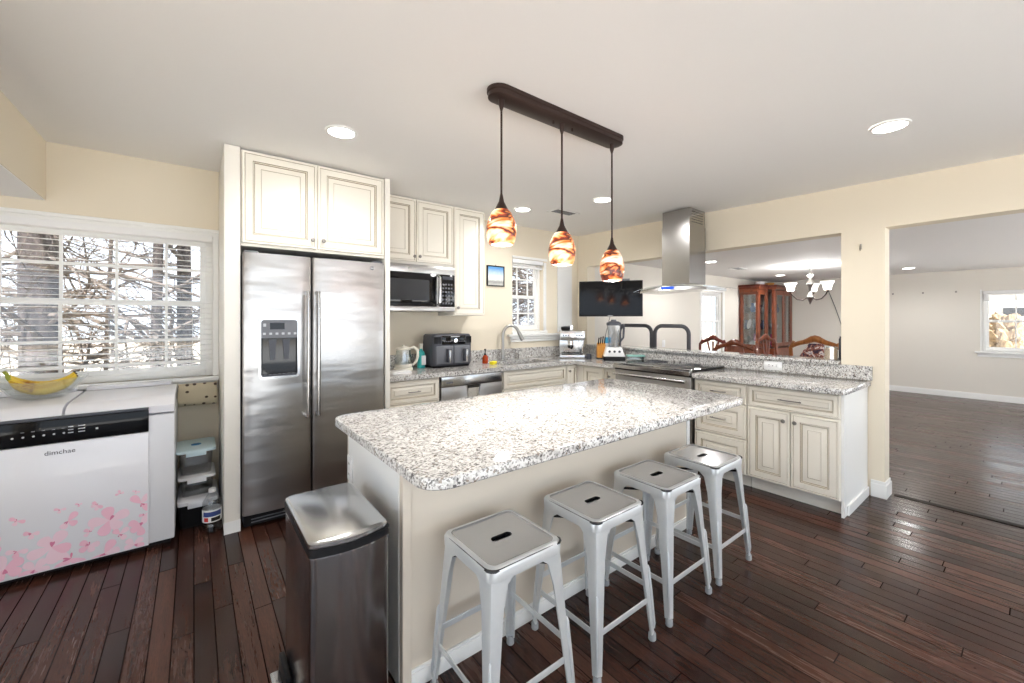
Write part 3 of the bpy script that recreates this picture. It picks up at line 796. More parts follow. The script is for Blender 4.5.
# ------------------------------------------------------------ range
rg = thing('range', (XP-.03, 2.702, 0), 'stainless slide in electric range with black glass cooktop', 'range', -PI/2)
RW = .828
MB().box(.004, RW-.004, .03, .635, .03, .86, 'black').build('body', rg, 0)
ct = MB().box(-.001+.002, RW-.003, .0, .60, .887, .908, 'gloss_black', .004)
ct.build('cooktop', rg)
q = MB()
for cx, cy, r in ((.2, .16, .09), (.6, .16, .11), (.2, .43, .11), (.6, .43, .08)):
    for rr in (r, r*.6):
        q.tube([(cx+rr*math.cos(i*PI/16), cy+rr*math.sin(i*PI/16), .9085) for i in range(33)], .0012, 'mgrey', 4)
q.build('burner_rings', rg)
cs = MB().poly([(-.055, .862), (-.06, .895), (-.035, .912), (.002, .912), (.002, .862)], (.002, RW-.004), 'steel_lt', 'x', .004)
cs.build('control_strip', rg)
od = MB().box(.004, RW-.006, -.022, .03, .20, .845, 'steel', .005).build('oven_door', rg)
MB().box(.09, RW-.09, -.025, -.021, .32, .73, 'screen_grey').build('window', od, 0)
hb = MB().tube([(.03, -.075, .808), (RW-.03, -.075, .808)], .015, 'steel_lt', 12)
for x in (.055, RW-.055): hb.cyl((x, -.02, .808), (x, -.075, .808), .010, 'steel_lt', 8)
hb.build('handle', od)
MB().box(.004, RW-.006, -.018, .03, .05, .192, 'steel', .005).build('storage_drawer', rg)
MB().box(.01, RW-.01, .05, .5, 0, .03, 'black').build('plinth', rg, 0)
MB().box(.004, RW-.006, -.03, .0, .8455, .8615, 'gap').build('vent_gap', rg, 0)

# ------------------------------------------------------------ range hood
hd = thing('range_hood', (3.60, 2.20, 0), 'stainless chimney range hood with curved glass canopy', 'range hood', -PI/2)
zc = zceil(2.2)
MB().box(-.148, .138, .155, .45, 2.27, zc-.012, 'steel_hood', .002).build('upper_chimney', hd, 0)
MB().box(-.152, .142, .150, .455, 1.705, 2.272, 'steel_hood', .002).build('lower_chimney', hd, 0)
q = MB()
for i in range(6):
    for j in range(5): q.box(.1375, .1395, .20+i*.036, .222+i*.036, 2.30+j*.025, 2.307+j*.025, 'gap')
q.build('vent_slots', hd, 0)
# curved canopy glass, arched from side to side
def arch(x, h0=.0): return 1.706 - .20*(x*x) + h0
xs = [-.45+.88*i/20 for i in range(21)]
def front(x): return .02 + .10*(abs(x)/.5)**2.2
L0 = [[(x, front(x)+(.50-front(x))*j/6, arch(x)-.022) for j in range(7)] for x in xs]
L1 = [[(x, front(x)+(.50-front(x))*j/6, arch(x)-.014) for j in range(7)] for x in xs]
q = MB()
loops = [a + b[::-1] for a, b in zip(L0, L1)]
q.rings(loops, 'glass_thick', True, True).build('canopy_glass', hd)
q = MB(); xs2 = [-.36+.70*i/16 for i in range(17)]
loops = [[(x, .04+.06*(abs(x)/.4)**2, 1.676-.16*x*x), (x, .47, 1.676-.16*x*x), (x, .47, 1.640-.1*x*x), (x, .03+.06*(abs(x)/.4)**2, 1.640-.1*x*x)] for x in xs2]
q.rings(loops, 'steel_lt', True, True).build('body', hd)
MB().box(-.085, .045, .0405-.012, .044, 1.648, 1.672, 'blue_disp').build('display', hd, 0)

# ------------------------------------------------------------ island
isl = thing('kitchen_island', (0, 0, 0), 'cream kitchen island base with baseboard under the granite top', 'island')
IX0, IX1, IY0, IY1 = .600, 2.575, 1.42, 2.10
MT['island'] = mat('shade-toned beige island panel', srgb(220, 209, 194), .4)  # shade on the near face under the overhang is mixed into this beige
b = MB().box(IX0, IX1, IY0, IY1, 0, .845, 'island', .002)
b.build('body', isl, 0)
q = MB().box(IX0+.03, IX1+.008, IY0-.014, IY0, 0, .058, 'trim', .003).box(IX0+.03, IX1+.006, IY0-.009, IY0, .058, .070, 'trim', .003)
q.build('baseboard', isl)
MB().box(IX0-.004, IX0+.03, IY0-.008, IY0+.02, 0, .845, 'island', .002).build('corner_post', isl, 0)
MB().box(IX0-.004, IX0, IY0+.03, IY1-.03, .0, .845, 'trim').build('end_panel', isl, 0)
MB().box(IX1-.03, IX1+.006, IY0-.006, IY0+.02, .10, .845, 'trim', .002).build('corner_post', isl, 0)
for i in range(4):
    x = IX1 - .02 - i*.485
    dd = MB(Matrix.Rotation(PI, 4, 'Z')).panel(-x, -x+.475, .12, .83, -IY1).build('door', isl, 30)
out = [(x, y) for x, y in rrect(.532, 2.655, 1.088, 2.135, .085, 7)]
def inset(pts, d, c=(1.605, 1.62)): return [(x - d*(1 if x > c[0] else -1), y - d*(1 if y > c[1] else -1)) for x, y in pts]
q = MB(); zt = ZC
q.rings([[(x, y, zt-.040) for x, y in inset(out, .006)], [(x, y, zt-.034) for x, y in out], [(x, y, zt-.006) for x, y in out], [(x, y, zt-.0015) for x, y in inset(out, .002)], [(x, y, zt) for x, y in inset(out, .007)]], 'granite', True, True)
tag(q.build('island_top', None, 35), 'large speckled granite slab with rounded corners on the island', 'worktop')
po = thing('power_outlet', (IX0-.004, 2.035, .64), 'white upright power outlet on the island end above the trash can', 'outlet', -PI/2)
MB().box(-.037, .037, -.006, 0, -.06, .06, 'white', .003).build('cover_plate', po)
q = MB()
for z in (-.025, .025):
    q.box(-.017, .017, -.0085, -.006, z-.014, z+.014, 'white', .002)
    for x in (-.006, .006): q.box(x-.0012, x+.0012, -.009, -.0084, z-.004, z+.006, 'gap')
q.build('socket', po)

# ------------------------------------------------------------ stools
def make_stool():
    st = thing('bar_stool', (0, 0, 0), '', 'stool', group='white metal bar stools along the island')
    zs = .585; hw = .158
    N = 48
    def rr(hw_, r, z, dy=0):
        pts = rrect(-hw_, hw_, -hw_, hw_, r, 11); return [(x, y, z) for x, y in pts]
    def slot(z, a=.043, b=.0155):
        pts = rrect(-a, a, -b, b, b*.98, 11); return [(x, y, z) for x, y in pts]
    q = MB()
    loops = [rr(hw-.004, .035, zs-.045), rr(hw, .035, zs-.043), rr(hw+.001, .035, zs-.012), rr(hw-.003, .034, zs-.004), rr(hw-.010, .03, zs), rr(hw-.020, .026, zs), rr(hw-.026, .022, zs-.005), slot(zs-.005), slot(zs-.008), slot(zs-.02)]
    q.rings(loops, ['stool', 'stool', 'stool', 'stool', 'stool', 'stool_seat', 'stool_seat', 'black', 'black'], False, True)
    q.rings([rr(hw-.006, .03, zs-.045), rr(hw-.006, .03, zs-.02)], 'stool', False, True)
    seat = q.build('seat', st)
    for sx, sy in ((-1, -1), (1, -1)):      # worn dark corners of the seat rim
        w_ = MB(); a0 = math.atan2(sy, sx)
        cx, cy = sx*(hw-.035), sy*(hw-.035)
        w_.tube([(cx+.0352*math.cos(a0+t_), cy+.0352*math.sin(a0+t_), zs-.006) for t_ in (-.75, -.4, 0, .4, .75)], [.002, .0045, .005, .0045, .002], 'stool_edge', 6)
        w_.build('worn_corner', seat)
    w_ = MB(); h_ = hw-.0025; P_ = [(-h_, h_-.05, zs-.004)] + [(-h_, y_, zs-.004) for y_ in (.02, -.06, -h_+.036)]
    P_ += [(-h_+.036-.036*math.cos(a_), -h_+.036-.036*math.sin(a_), zs-.004) for a_ in (.4, .8, 1.2)] + [(x_, -h_, zs-.004) for x_ in (-h_+.036, -.03, .05, h_-.05)]
    w_.tube(P_, [.0006, .0016, .0012, .002, .0022, .0024, .0022, .002, .0013, .0017, .0006], 'stool_edge', 5).build('worn_edge', seat)
    def corner(z):
        return .150 + (.188-.150)*(1-z/.56)
    for sx in (-1, 1):
        for sy in (-1, 1):
            lg_ = MB(); loops = []
            for z, arm in ((.560, .105), (.545, .098), (.52, .066), (.44, .050), (.22, .036), (.03, .026)):
                c = corner(z); th = .006
                P2 = [(c-arm, c), (c-.014, c), (c-.004, c-.004), (c, c-.014), (c, c-arm), (c-th, c-arm), (c-th, c-.016), (c-.012, c-.012), (c-.016, c-th), (c-arm, c-th)]
                loops.append([(sx*x, sy*y, z) for x, y in P2])
            lg_.rings(loops, 'stool', True, True)
            # pressed rib low on the corner
            lg = lg_.build('leg', st, 30)
            rb = MB(); d = .0
            rb.tube([(sx*(corner(z)-.003), sy*(corner(z)-.003), z) for z in (.05, .07, .20, .30, .315)], [.003, .008, .0085, .0075, .003], 'stool', 8)
            rb.build('rib', lg)
            MB().lathe([(.013, 0), (.016, .004), (.0155, .026), (.012, .034)], 'rubber', (sx*(corner(0)-.012), sy*(corner(0)-.012), 0), None, 14).build('foot', lg)
    for nm, z, axis, sgn in (('front', .175, 'x', -1), ('left', .175, 'y', -1), ('rear', .225, 'x', 1), ('right', .225, 'y', 1)):
        c = corner(z)-.006
        q = MB()
        if axis == 'x': q.box(-c, c, sgn*c-.003, sgn*c+.003, z-.011, z+.011, 'stool', .002)
        else: q.box(sgn*c-.003, sgn*c+.003, -c, c, z-.011, z+.011, 'stool', .002)
        q.build('stretcher', st, 0)
    q = MB()       # cross braces under the seat
    for s_ in (-1, 1): q.tube([(-.135, -.135*s_, .50), (.135, .135*s_, .50)], .006, 'black', 6)
    q.build('cross_brace', st)
    return st
sts = [(.872, 1.185, 0, 'white distressed metal bar stool nearest the trash can, first in the row'),
       (1.360, 1.185, 0, 'white distressed metal bar stool second from the trash can'),
       (1.842, 1.185, 0, 'white distressed metal bar stool third from the trash can'),
       (2.300, 1.185, 0, 'white distressed metal bar stool at the far end of the island, nearest the peninsula')]
s0 = make_stool()
for i, (x, y, rz, lb) in enumerate(sts):
    o = s0 if i == 0 else copy_tree(s0)
    o.location = (x, y, 0); o.rotation_euler.z = rz; o['label'] = lb

# ------------------------------------------------------------ trash can
tc = thing('trash_can', (.402, 1.575, 0), 'slim stainless steel step trash can at the end of the island', 'trash can')
def tcl(x0, x1, y0, y1, r, bulge):
    pts = []
    for x, y in rrect(x0, x1, y0, y1, r, 5): pts.append((x, y))
    # long faces stay flat, the narrow near end is gently rounded
    res = []
    n = 8
    base = rrect(x0, x1, y0, y1, r, 5)
    for i, (x, y) in enumerate(base):
        res.append((x, y))
        if i == 17:
            for j in range(1, n):
                xx = x + (base[18][0]-x)*j/n; res.append((xx, y0 - bulge*math.sin(PI*j/n)))
    return res
q = MB(); o_ = tcl(-.124, .124, -.222, .222, .022, .018)
q.rings([[(x, y, .03) for x, y in o_], [(x, y, .626) for x, y in o_]], 'steel_can', True, True).build('body', tc, 50)
o2 = tcl(-.127, .127, -.225, .225, .022, .018)
MB().rings([[(x, y, .626) for x, y in o2], [(x, y, .630) for x, y in o2]], 'chrome', True, True).build('trim_ring', tc, 40)
MB().rings([[(x, y, .630) for x, y in o2], [(x, y, .656) for x, y in o2]], 'black', True, True).build('rim', tc, 50)
o3 = tcl(-.126, .120, -.221, .215, .024, .018); o4 = tcl(-.118, .112, -.213, .207, .02, .016)
MB().rings([[(x, y, .657) for x, y in o3], [(x, y, .670) for x, y in o3], [(x, y, .675) for x, y in o4]], 'steel_lt', True, True).build('lid', tc, 40)
ob = tcl(-.126, .126, -.224, .224, .022, .018)
MB().rings([[(x, y, 0) for x, y in ob], [(x, y, .03) for x, y in ob]], 'black', True, True).build('base', tc, 50)
MB().box(-.146, -.126, .06, .21, .012, .085, 'black', .006).build('pedal_housing', tc)
MB().box(-.180, -.146, .075, .185, .024, .040, 'steel_lt', .005).build('pedal', tc)

# ------------------------------------------------------------ chest kimchi refrigerator
kf = thing('chest_freezer', (-.093, 3.20, 0), 'white chest kimchi refrigerator with pink flower print under the window', 'refrigerator')
KW = 1.25
MB().box(-KW, 0, .018, .62, .035, .79, 'appl_side', .006).build('body', kf)
MB().box(-KW+.02, -.02, .06, .6, 0, .035, 'black').build('base', kf, 0)
MB().box(-KW, -.116, .0, .020, .035, .700, 'appl_white', .004).build('front_panel', kf)
MB().box(-KW, -.116, -.006, .020, .703, .828, 'tv_black', .004).build('control_strip', kf)
MB().box(-KW, -.116, -.002, .03, .828, .842, 'dgrey', .003).build('strip_cap', kf)
for nm, a, b in (('lid', -KW, -.468), ('lid', -.458, 0)):
    prof = [(.035, .797), (.018, .803), (.016, .845), (.05, .878), (.12, .893), (.60, .897), (.60, .797)]
    MB().poly(prof, (a, b), 'appl_white', 'x', .004).build(nm, kf, 40)
for nm, a, b in (('hinge_cover', -KW, -.50), ('hinge_cover', -.455, -.03)):
    MB().box(a, b, .55, .625, .897, .925, 'appl_white', .008).build(nm, kf)
q = MB()
for i in range(6): q.lathe([(0, 0), (.005, 0), (.005, .0012), (0, .0012)], 'icon', (-.635+i*.036, -.006, .752), Matrix.Rotation(PI/2, 4, 'X'), 8)
for i in range(5):
    q.box(-.607+i*.036, -.595+i*.036, -.0072, -.006, .775, .779, 'mgrey')
for i in range(3):
    q.box(-.44, -.44+.020, -.0072, -.006, .748+i*.016, .753+i*.016, 'icon'); q.box(-.402, -.376, -.0072, -.006, .748+i*.016, .753+i*.016, 'icon')
q.box(-.335, -.325, -.0072, -.006, .752, .762, 'icon').build('control_icons', kf, 0)
text_mesh('dimchae', .042, .0006, 'print', 'brand_lettering', kf, Matrix.Translation((-.470, -.0006, .652)) @ RXF @ Matrix.Diagonal((.82, .78, 1, 1)))
q = MB(); rnd = random.Random(12)
fx0, fx1, fz0 = -KW+.01, -.122, .042
layer = 0
def clipc(x, z): return (min(max(x, fx0), fx1), max(z, fz0))
def petal(cx, cz, a, L, w, m, y):
    pts = []
    for i in range(14):
        t_ = 2*PI*i/14; u = (1-math.cos(t_))/2; wv = math.sin(t_)*w*(.25+.75*u)*1.5
        pts.append(clipc(cx+math.cos(a)*u*L - math.sin(a)*wv, cz+math.sin(a)*u*L + math.cos(a)*wv))
    k_ = q.mi(m); vs = [q.v((x, y, z)) for x, z in pts]; 
    try:
        f = q.bm.faces.new(vs); f.material_index = k_
    except ValueError: pass
def flower(cx, cz, r, n, a0, y):
    for i in range(n):
        a = a0 + 2*PI*i/n*(.75 if n < 5 else 1) + rnd.uniform(-.2, .2)
        petal(cx, cz, a, r*rnd.uniform(.8, 1.1), r*.30, rnd.choice(['pink', 'pink_lt', 'pink_lt', 'pink']), y - .00006*i)
    for i in range(3): petal(cx, cz, a0+rnd.uniform(-1, 1), r*.35, r*.05, 'pink_dk', y-.0006-.00005*i)
fl = [(-.78, .31, .035, 3), (-.62, .33, .03, 3), (-.47, .345, .022, 3), (-.40, .355, .016, 3), (-.33, .33, .028, 4), (-.24, .37, .02, 3), (-.17, .365, .018, 3),
      (-.72, .22, .06, 4), (-.57, .25, .035, 3), (-.44, .275, .05, 3), (-.28, .23, .085, 5), (-.15, .29, .06, 3), (-.9, .25, .08, 5), (-1.05, .2, .09, 5),
      (-.66, .10, .075, 5), (-.50, .155, .085, 5), (-.36, .12, .05, 4), (-.24, .14, .045, 3), (-.15, .16, .06, 4), (-.30, .055, .07, 4), (-.43, .07, .09, 3),
      (-.56, .06, .06, 5), (-.8, .08, .09, 5), (-.95, .07, .09, 5), (-.18, .06, .05, 4), (-.135, .22, .03, 3), (-1.1, .08, .09, 5), (-.62, .175, .04, 3), (-.36, .19, .03, 3)]
for i, (x, z, r, n) in enumerate(fl): flower(x, z, r, n, rnd.uniform(0, 6), -.0006 - .0002*(i % 5))
q.build('flower_print', kf, 0)

# glass fruit bowl with bananas on the left lid
bw = MB(); N = 28
def bl(a, b, z, wav=0.): return [(a*math.cos(2*PI*i/N), b*math.sin(2*PI*i/N), z + wav*math.cos(4*PI*i/N)) for i in range(N)]
bw.rings([bl(.055, .045, .004), bl(.062, .05, .0), bl(.085, .066, .014), bl(.105, .085, .04, .003), bl(.138, .115, .078, .008), bl(.135, .112, .080, .008), bl(.100, .080, .044, .003), bl(.080, .060, .019), bl(.05, .04, .012)], 'glass_thick', True, True)
bw = bw.build('fruit_bowl'); bw.location = (-.705, 3.58, .8975); bw.scale = (1.42, 1.2, 1.45); tag(bw, 'clear glass fruit bowl on the chest refrigerator lid', 'bowl')
def banana(loc, rz, tilt, label, cr=.10):
    root = thing('banana', loc, label, 'banana', rz, 'bananas in the glass bowl')
    P = [(cr*math.sin(t_), 0, cr - cr*math.cos(t_)) for t_ in [(-1.05+2.1*i/12) for i in range(13)]]
    R = [.008, .014, .019, .022, .023, .024, .024, .023, .022, .020, .016, .011, .007]
    MB(Matrix.Rotation(tilt, 4, 'X')).tube(P, R, 'banana', 7).build('peel', root, 60)
    MB(Matrix.Rotation(tilt, 4, 'X')).tube([P[0], (P[0][0]-.008, 0, P[0][2]+.014), (P[0][0]-.012, 0, P[0][2]+.028)], [.008, .008, .009], 'banana_green', 7).build('stem', root)
    MB(Matrix.Rotation(tilt, 4, 'X')).tube([P[-1], (P[-1][0]+.003, 0, P[-1][2]+.008)], [.006, .004], 'banana_tip', 6).build('tip', root)
banana((-.690, 3.540, .944), .05, -.45, 'banana nearest the front of the glass bowl', .150)
banana((-.695, 3.58, .950), .0, .0, 'middle banana in the glass bowl', .150)
banana((-.700, 3.622, .968), -.06, .45, 'banana at the back of the glass bowl', .152)

# things in the gap between the chest refrigerator and the end panel
cu = MB().poly(rrect(3.70, 3.80, .735, .895, .045, 5), (-.088, .135), 'fabric', 'x', .01).build('bench_cushion')
tag(cu, 'beige patterned rolled cushion wedged under the window sill', 'cushion')
def tub(root, w, d, h, m, zb, t=.0, name='tub'):
    a = .9
    MB().rings([[(x, y, zb) for x, y in rrect(-w/2*a, w/2*a, -d/2*a, d/2*a, .02)], [(x, y, zb+h) for x, y in rrect(-w/2, w/2, -d/2, d/2, .025)],
                [(x, y, zb+h) for x, y in rrect(-w/2+.004, w/2-.004, -d/2+.004, d/2-.004, .022)], [(x, y, zb+.004) for x, y in rrect(-w/2*a+.004, w/2*a-.004, -d/2*a+.004, d/2*a-.004, .018)]], m, True, True).build(name, root, 40)
def lid(root, w, d, zb, h, m, name='lid'):
    q = MB().rings([[(x, y, zb) for x, y in rrect(-w/2, w/2, -d/2, d/2, .025)], [(x, y, zb+h*.7) for x, y in rrect(-w/2, w/2, -d/2, d/2, .025)], [(x, y, zb+h) for x, y in rrect(-w/2+.02, w/2-.02, -d/2+.02, d/2-.02, .02)]], m, True, True)
    q.box(-w*.25, w*.25, -d/2-.006, -d/2+.01, zb-.022, zb+h*.6, m, .003)
    return q.build(name, root, 40)
bn = thing('storage_bin', (.022, 3.56, 0), 'black storage bin with pale lid on the floor by the window', 'storage bin')
tub(bn, .205, .36, .155, 'black', 0); lid(bn, .218, .385, .155, .03, 'appl_white')
c1 = thing('food_container', (.016, 3.555, .1855), 'clear plastic container with white lid, middle of the stack beside the end panel', 'food container')
tub(c1, .18, .24, .118, 'clear_plastic', 0); lid(c1, .20, .29, .118, .022, 'white')
c2 = thing('food_container', (.012, 3.56, .3265), 'clear plastic container with pale blue lid on top of the stack', 'food container')
tub(c2, .18, .25, .155, 'clear_plastic', 0)
MT['lid_blue'] = mat('pale blue lid', srgb(205, 226, 232), .35)
lid(c2, .212, .32, .155, .022, 'lid_blue')
MB().lathe([(0, 0), (.028, 0), (.026, .006), (0, .007)], 'blue', (0, -.03, .1775), None, 16, sq=.7).build('vent_knob', c2)
wb = thing('water_bottle', (.093, 3.275, 0), 'clear gallon water bottle with label on the floor against the end panel', 'bottle')
MB().lathe([(.045, 0), (.052, .008), (.052, .05), (.049, .056), (.052, .062), (.052, .15), (.049, .156), (.052, .162), (.051, .185), (.030, .225), (.019, .238), (.018, .252), (0, .252)], 'clear_plastic', n=24).build('bottle', wb)
MB().lathe([(.0525, .068), (.0527, .068), (.0527, .145), (.0525, .145)], 'white', n=24, cap=False).build('label', wb)
MT['lab_blue'] = mat('blue print', srgb(50, 70, 130), .5)
q = MB()
for a0, a1, z0, z1, m in ((-2.6, -.6, .105, .135, 'lab_blue'), (-2.5, -2.0, .075, .10, 'red'), (-1.7, -.7, .075, .098, 'gap')):
    n_ = 10; q.rings([[(.0532*math.cos(a0+(a1-a0)*i/n_), .0532*math.sin(a0+(a1-a0)*i/n_), z) for i in range(n_+1)] for z in (z0, z1)], m, closed=False)
q.build('label_print', wb, 60)
MB().lathe([(.020, .247), (.020, .268), (.0, .269)], 'white', n=16).build('cap', wb)

# window blinds
def blind_y(x0, x1, z0, z1, y, label, n, depth=.045, tilt=.06, head=.045):
    root = thing('window_blind', ((x0+x1)/2, y, z1), label, 'blind'); w = (x1-x0)/2; H = z1-z0
    MB().box(-w, w, -.035, .02, -head, 0, 'slat', .004).build('headrail', root)
    q = MB(); n_ = n
    for i in range(n_):
        z = -head-.015 - (H-head-.045)*(i+.5)/n_
        q.poly([(-depth/2, z-depth/2*tilt), (depth/2, z+depth/2*tilt), (depth/2, z+depth/2*tilt+.0028), (-depth/2, z-depth/2*tilt+.0028)], (-w+.005, w-.005), 'slat', 'x')
    q.build('slats', root, 0)
    MB().box(-w+.004, w-.004, -.024, .024, -H, -H+.022, 'slat', .004).build('bottom_rail', root)
    q = MB()
    for x in (-w+.12, 0, w-.12): q.tube([(x, -.024, -head), (x, -.024, -H+.02)], .0012, 'slat', 4)
    q.build('ladder_cord', root, 0)
    return root
blind_y(W1[0]+.004, W1[1]-.004, 1.035, 1.985, YB+.0, 'white slatted blind on the wide window above the chest refrigerator', 22)
br_ = blind_y(W2[0]+.006, W2[1]-.006, 1.98, 2.085, YB+.03, 'raised white blind stacked at the top of the small sink window', 3, head=.05)

# hanging stack side of small window: louvered strip seen along the right jamb
q = MB().box(W2[1]-.002, W2[1]+.035, YB-.016, YB-.001, W2[2]-.03, W2[3]-.02, 'trim')
for i in range(14): q.box(W2[1]+.004, W2[1]+.030, YB-.021, YB-.016, W2[2]+.03+i*.055, W2[2]+.055+i*.055, 'trim', .002)
struct(q, 'trim_7')

# ------------------------------------------------------------ things on the back counter
kt = thing('electric_kettle', (1.525, 3.60, ZC+.001), 'ivory and glass electric kettle beside the refrigerator panel', 'kettle')
MB().lathe([(.085, 0), (.086, .02), (.075, .028)], 'beige_plastic', n=24).build('base', kt)
MB().lathe([(.073, .030), (.078, .05), (.074, .12), (.064, .19), (.060, .19), (.068, .12), (.072, .05), (.05, .034)], 'glass_thick', n=24, cap=False).build('jug', kt)
MB().lathe([(.066, .19), (.068, .20), (.05, .215), (.015, .222), (.012, .235), (0, .236)], 'beige_plastic', n=24).build('lid', kt)
MB().lathe([(.074, .030), (.0795, .034), (.079, .06), (.0785, .062)], 'beige_plastic', n=24, cap=False).build('collar', kt)
MB().tube([(.055, -.03, .205), (.085, -.045, .212), (.112, -.06, .185), (.115, -.062, .13), (.100, -.054, .075), (.075, -.04, .05)], [.012, .014, .0145, .014, .013, .010], 'beige_plastic', 10).build('handle', kt)
sp = thing('cleaning_bottle', (1.745, 3.69, ZC+.001), 'teal bottle with pale label left of the air fryer', 'bottle')
MB().lathe([(.034, 0), (.037, .006), (.037, .13), (.03, .155), (.013, .17), (.013, .185), (0, .186)], 'teal', n=18).build('body', sp)
MB().box(-.012, .033, -.040, -.030, .03, .12, 'white', .002).build('label', sp)
MB().lathe([(.016, .186), (.016, .215), (.02, .22), (.02, .235), (0, .236)], 'beige_plastic', n=14).build('cap', sp)
af = thing('air_fryer', (1.80, 3.545, ZC+.001), 'grey two drawer air fryer on the back counter', 'air fryer')
AW, AD, AH = .445, .26, .325
fp = [(x, y) for x, y in rrect(0, AW, 0, AD, .05, 6)]
def shr(d): return rrect(d, AW-d, d, AD-d, max(.05-d, .01), 6)
MB().rings([[(x, y, .02) for x, y in shr(.012)], [(x, y, .04) for x, y in shr(0)], [(x, y, .22) for x, y in shr(0)], [(x, y, .30) for x, y in shr(.006)], [(x, y, AH-.012) for x, y in shr(.008)], [(x, y, AH) for x, y in shr(.022)]], 'dgrey', True, True).build('body', af, 50)
MB().rings([[(x, y, 0) for x, y in shr(.02)], [(x, y, .02) for x, y in shr(.012)]], 'black', True, True).build('base', af, 50)
MB().box(.095, .36, -.003, .01, .222, .312, 'gloss_black', .004).build('control_panel', af)
MB().lathe([(.0, 0), (.022, 0), (.020, .014), (0, .015)], 'chrome', (.24, -.003, .262), Matrix.Rotation(PI/2, 4, 'X'), 18).build('dial', af)
q = MB().box(.19, .29, -.005, -.002, .297, .305, 'icon')
for i in range(4): q.box(.115+i*.022, .127+i*.022, -.005, -.002, .25, .258, 'mgrey'); q.box(.285+i*.018, .295+i*.018, -.005, -.002, .25, .258, 'mgrey')
q.build('control_print', af, 0)
for x0, x1, hx in ((.03, .22, .155), (.226, .415, .345)):
    d_ = MB().box(x0, x1, -.008, .02, .035, .212, 'mgrey', .012, 3).build('drawer', af)
    MB().box(hx-.022, hx+.022, -.055, -.006, .055, .185, 'dgrey', .01, 3).box(hx-.010, hx+.010, -.0575, -.053, .05, .175, 'steel_lt', .002).build('handle', d_)
q = MB()
for i in range(5):
    q.box(.018+i*.014, .026+i*.014, -.0015, .02, .235, .30, 'black'); q.box(.372+i*.012, .378+i*.012, -.0015, .02, .235, .30, 'black')
q.build('vents', af, 0)
# little dish cloth pile by the kettle
q = MB(); 
q.rings([[(x, y, 0) for x, y in rrect(-.09, .09, -.06, .06, .02)], [(x, y, .018) for x, y in rrect(-.088, .088, -.058, .058, .025)], [(x, y, .026) for x, y in rrect(-.075, .07, -.045, .05, .03)]], 'white', True, True)
dc = q.build('dish_cloth'); dc.location = (1.42, 3.42, ZC+.001); tag(dc, 'folded white cloth on the counter in front of the kettle', 'cloth')

# sink, faucet
sk = thing('sink', (2.85, 3.535, 0), 'undermount stainless steel sink in the back counter', 'sink')
q = MB()
def sl(w, d, z, r=.05): return [(x, y, z) for x, y in rrect(-w, w, -d, d, r)]
q.rings([sl(.352, .167, .843), sl(.345, .160, .843), sl(.335, .15, .67), sl(.30, .12, .66), sl(.30, .12, .652), sl(.345, .16, .66), sl(.352, .167, .842)], 'steel_lt', True, True)
q.build('basin', sk, 50)
MB().lathe([(0, .661), (.035, .661), (.038, .664), (.03, .665), (0, .662)], 'chrome', (0, 0, 0), None, 18).build('drain', sk)
fa = thing('faucet', (2.79, 3.765, ZC+.001), 'brushed nickel gooseneck pull down kitchen faucet', 'faucet')
q = MB().lathe([(.030, 0), (.030, .008), (.022, .016), (.021, .09), (.016, .10)], 'nickel', n=18)
dx, dy = .93, -.37
P = [(0, 0, .09), (0, 0, .29)] + [(dx*(.095-.095*math.cos(t_)), dy*(.095-.095*math.cos(t_)), .29+.11*math.sin(t_)) for t_ in [PI*i/12*.86 for i in range(1, 13)]]
q.tube(P, .0165, 'nickel', 12).build('spout', fa)
e = Vector(P[-1]); d_ = (Vector(P[-1])-Vector(P[-2])).normalized()
MB().tube([e, e+d_*.02, e+d_*.09, e+d_*.12], [.017, .020, .025, .022], 'nickel', 14).build('spray_head', fa)
MB().tube([(.018, -.01, .065), (.05, -.02, .07), (.10, -.035, .105), (.125, -.045, .13)], [.011, .009, .007, .006], 'nickel', 10).build('handle', fa)
sd = thing('soap_dispenser', (3.02, 3.765, ZC+.001), 'small nickel soap pump behind the sink', 'soap dispenser')
MB().lathe([(.018, 0), (.018, .006), (.011, .012), (.010, .05), (.013, .055), (.013, .065), (0, .066)], 'nickel', n=14).build('body', sd)
MB().tube([(0, 0, .066), (0, 0, .105), (.02, -.03, .11), (.024, -.036, .10)], [.007, .006, .006, .005], 'nickel', 8).build('spout', sd)
sb_ = thing('soap_bottle', (2.455, 3.63, ZC+.001), 'amber soap bottle with black pump left of the sink', 'bottle')
MB().lathe([(.028, 0), (.031, .005), (.031, .065), (.02, .085), (.012, .09), (0, .09)], 'amber', n=16).build('body', sb_)
MB().lathe([(.012, .09), (.012, .105), (.005, .108), (.005, .14), (.011, .142), (.011, .155), (0, .156)], 'black', n=12).tube([(0, 0, .15), (-.012, -.022, .15), (-.014, -.027, .143)], .005, 'black', 6).build('pump', sb_)
o = MB().box(-.045, .045, -.025, .025, 0, .032, 'yellow', .008, 3).build('sponge'); o.location = (2.475, 3.51, ZC+.001); o.rotation_euler.z = .5
tag(o, 'bright yellow sponge at the left rim of the sink', 'sponge')
o = MB().lathe([(.022, 0), (.024, .004), (.022, .05), (.018, .06), (0, .061)], 'rubber', n=14).build('scrubber_cup'); o.location = (2.545, 3.755, ZC+.001)
tag(o, 'small grey cup behind the yellow sponge', 'cup')

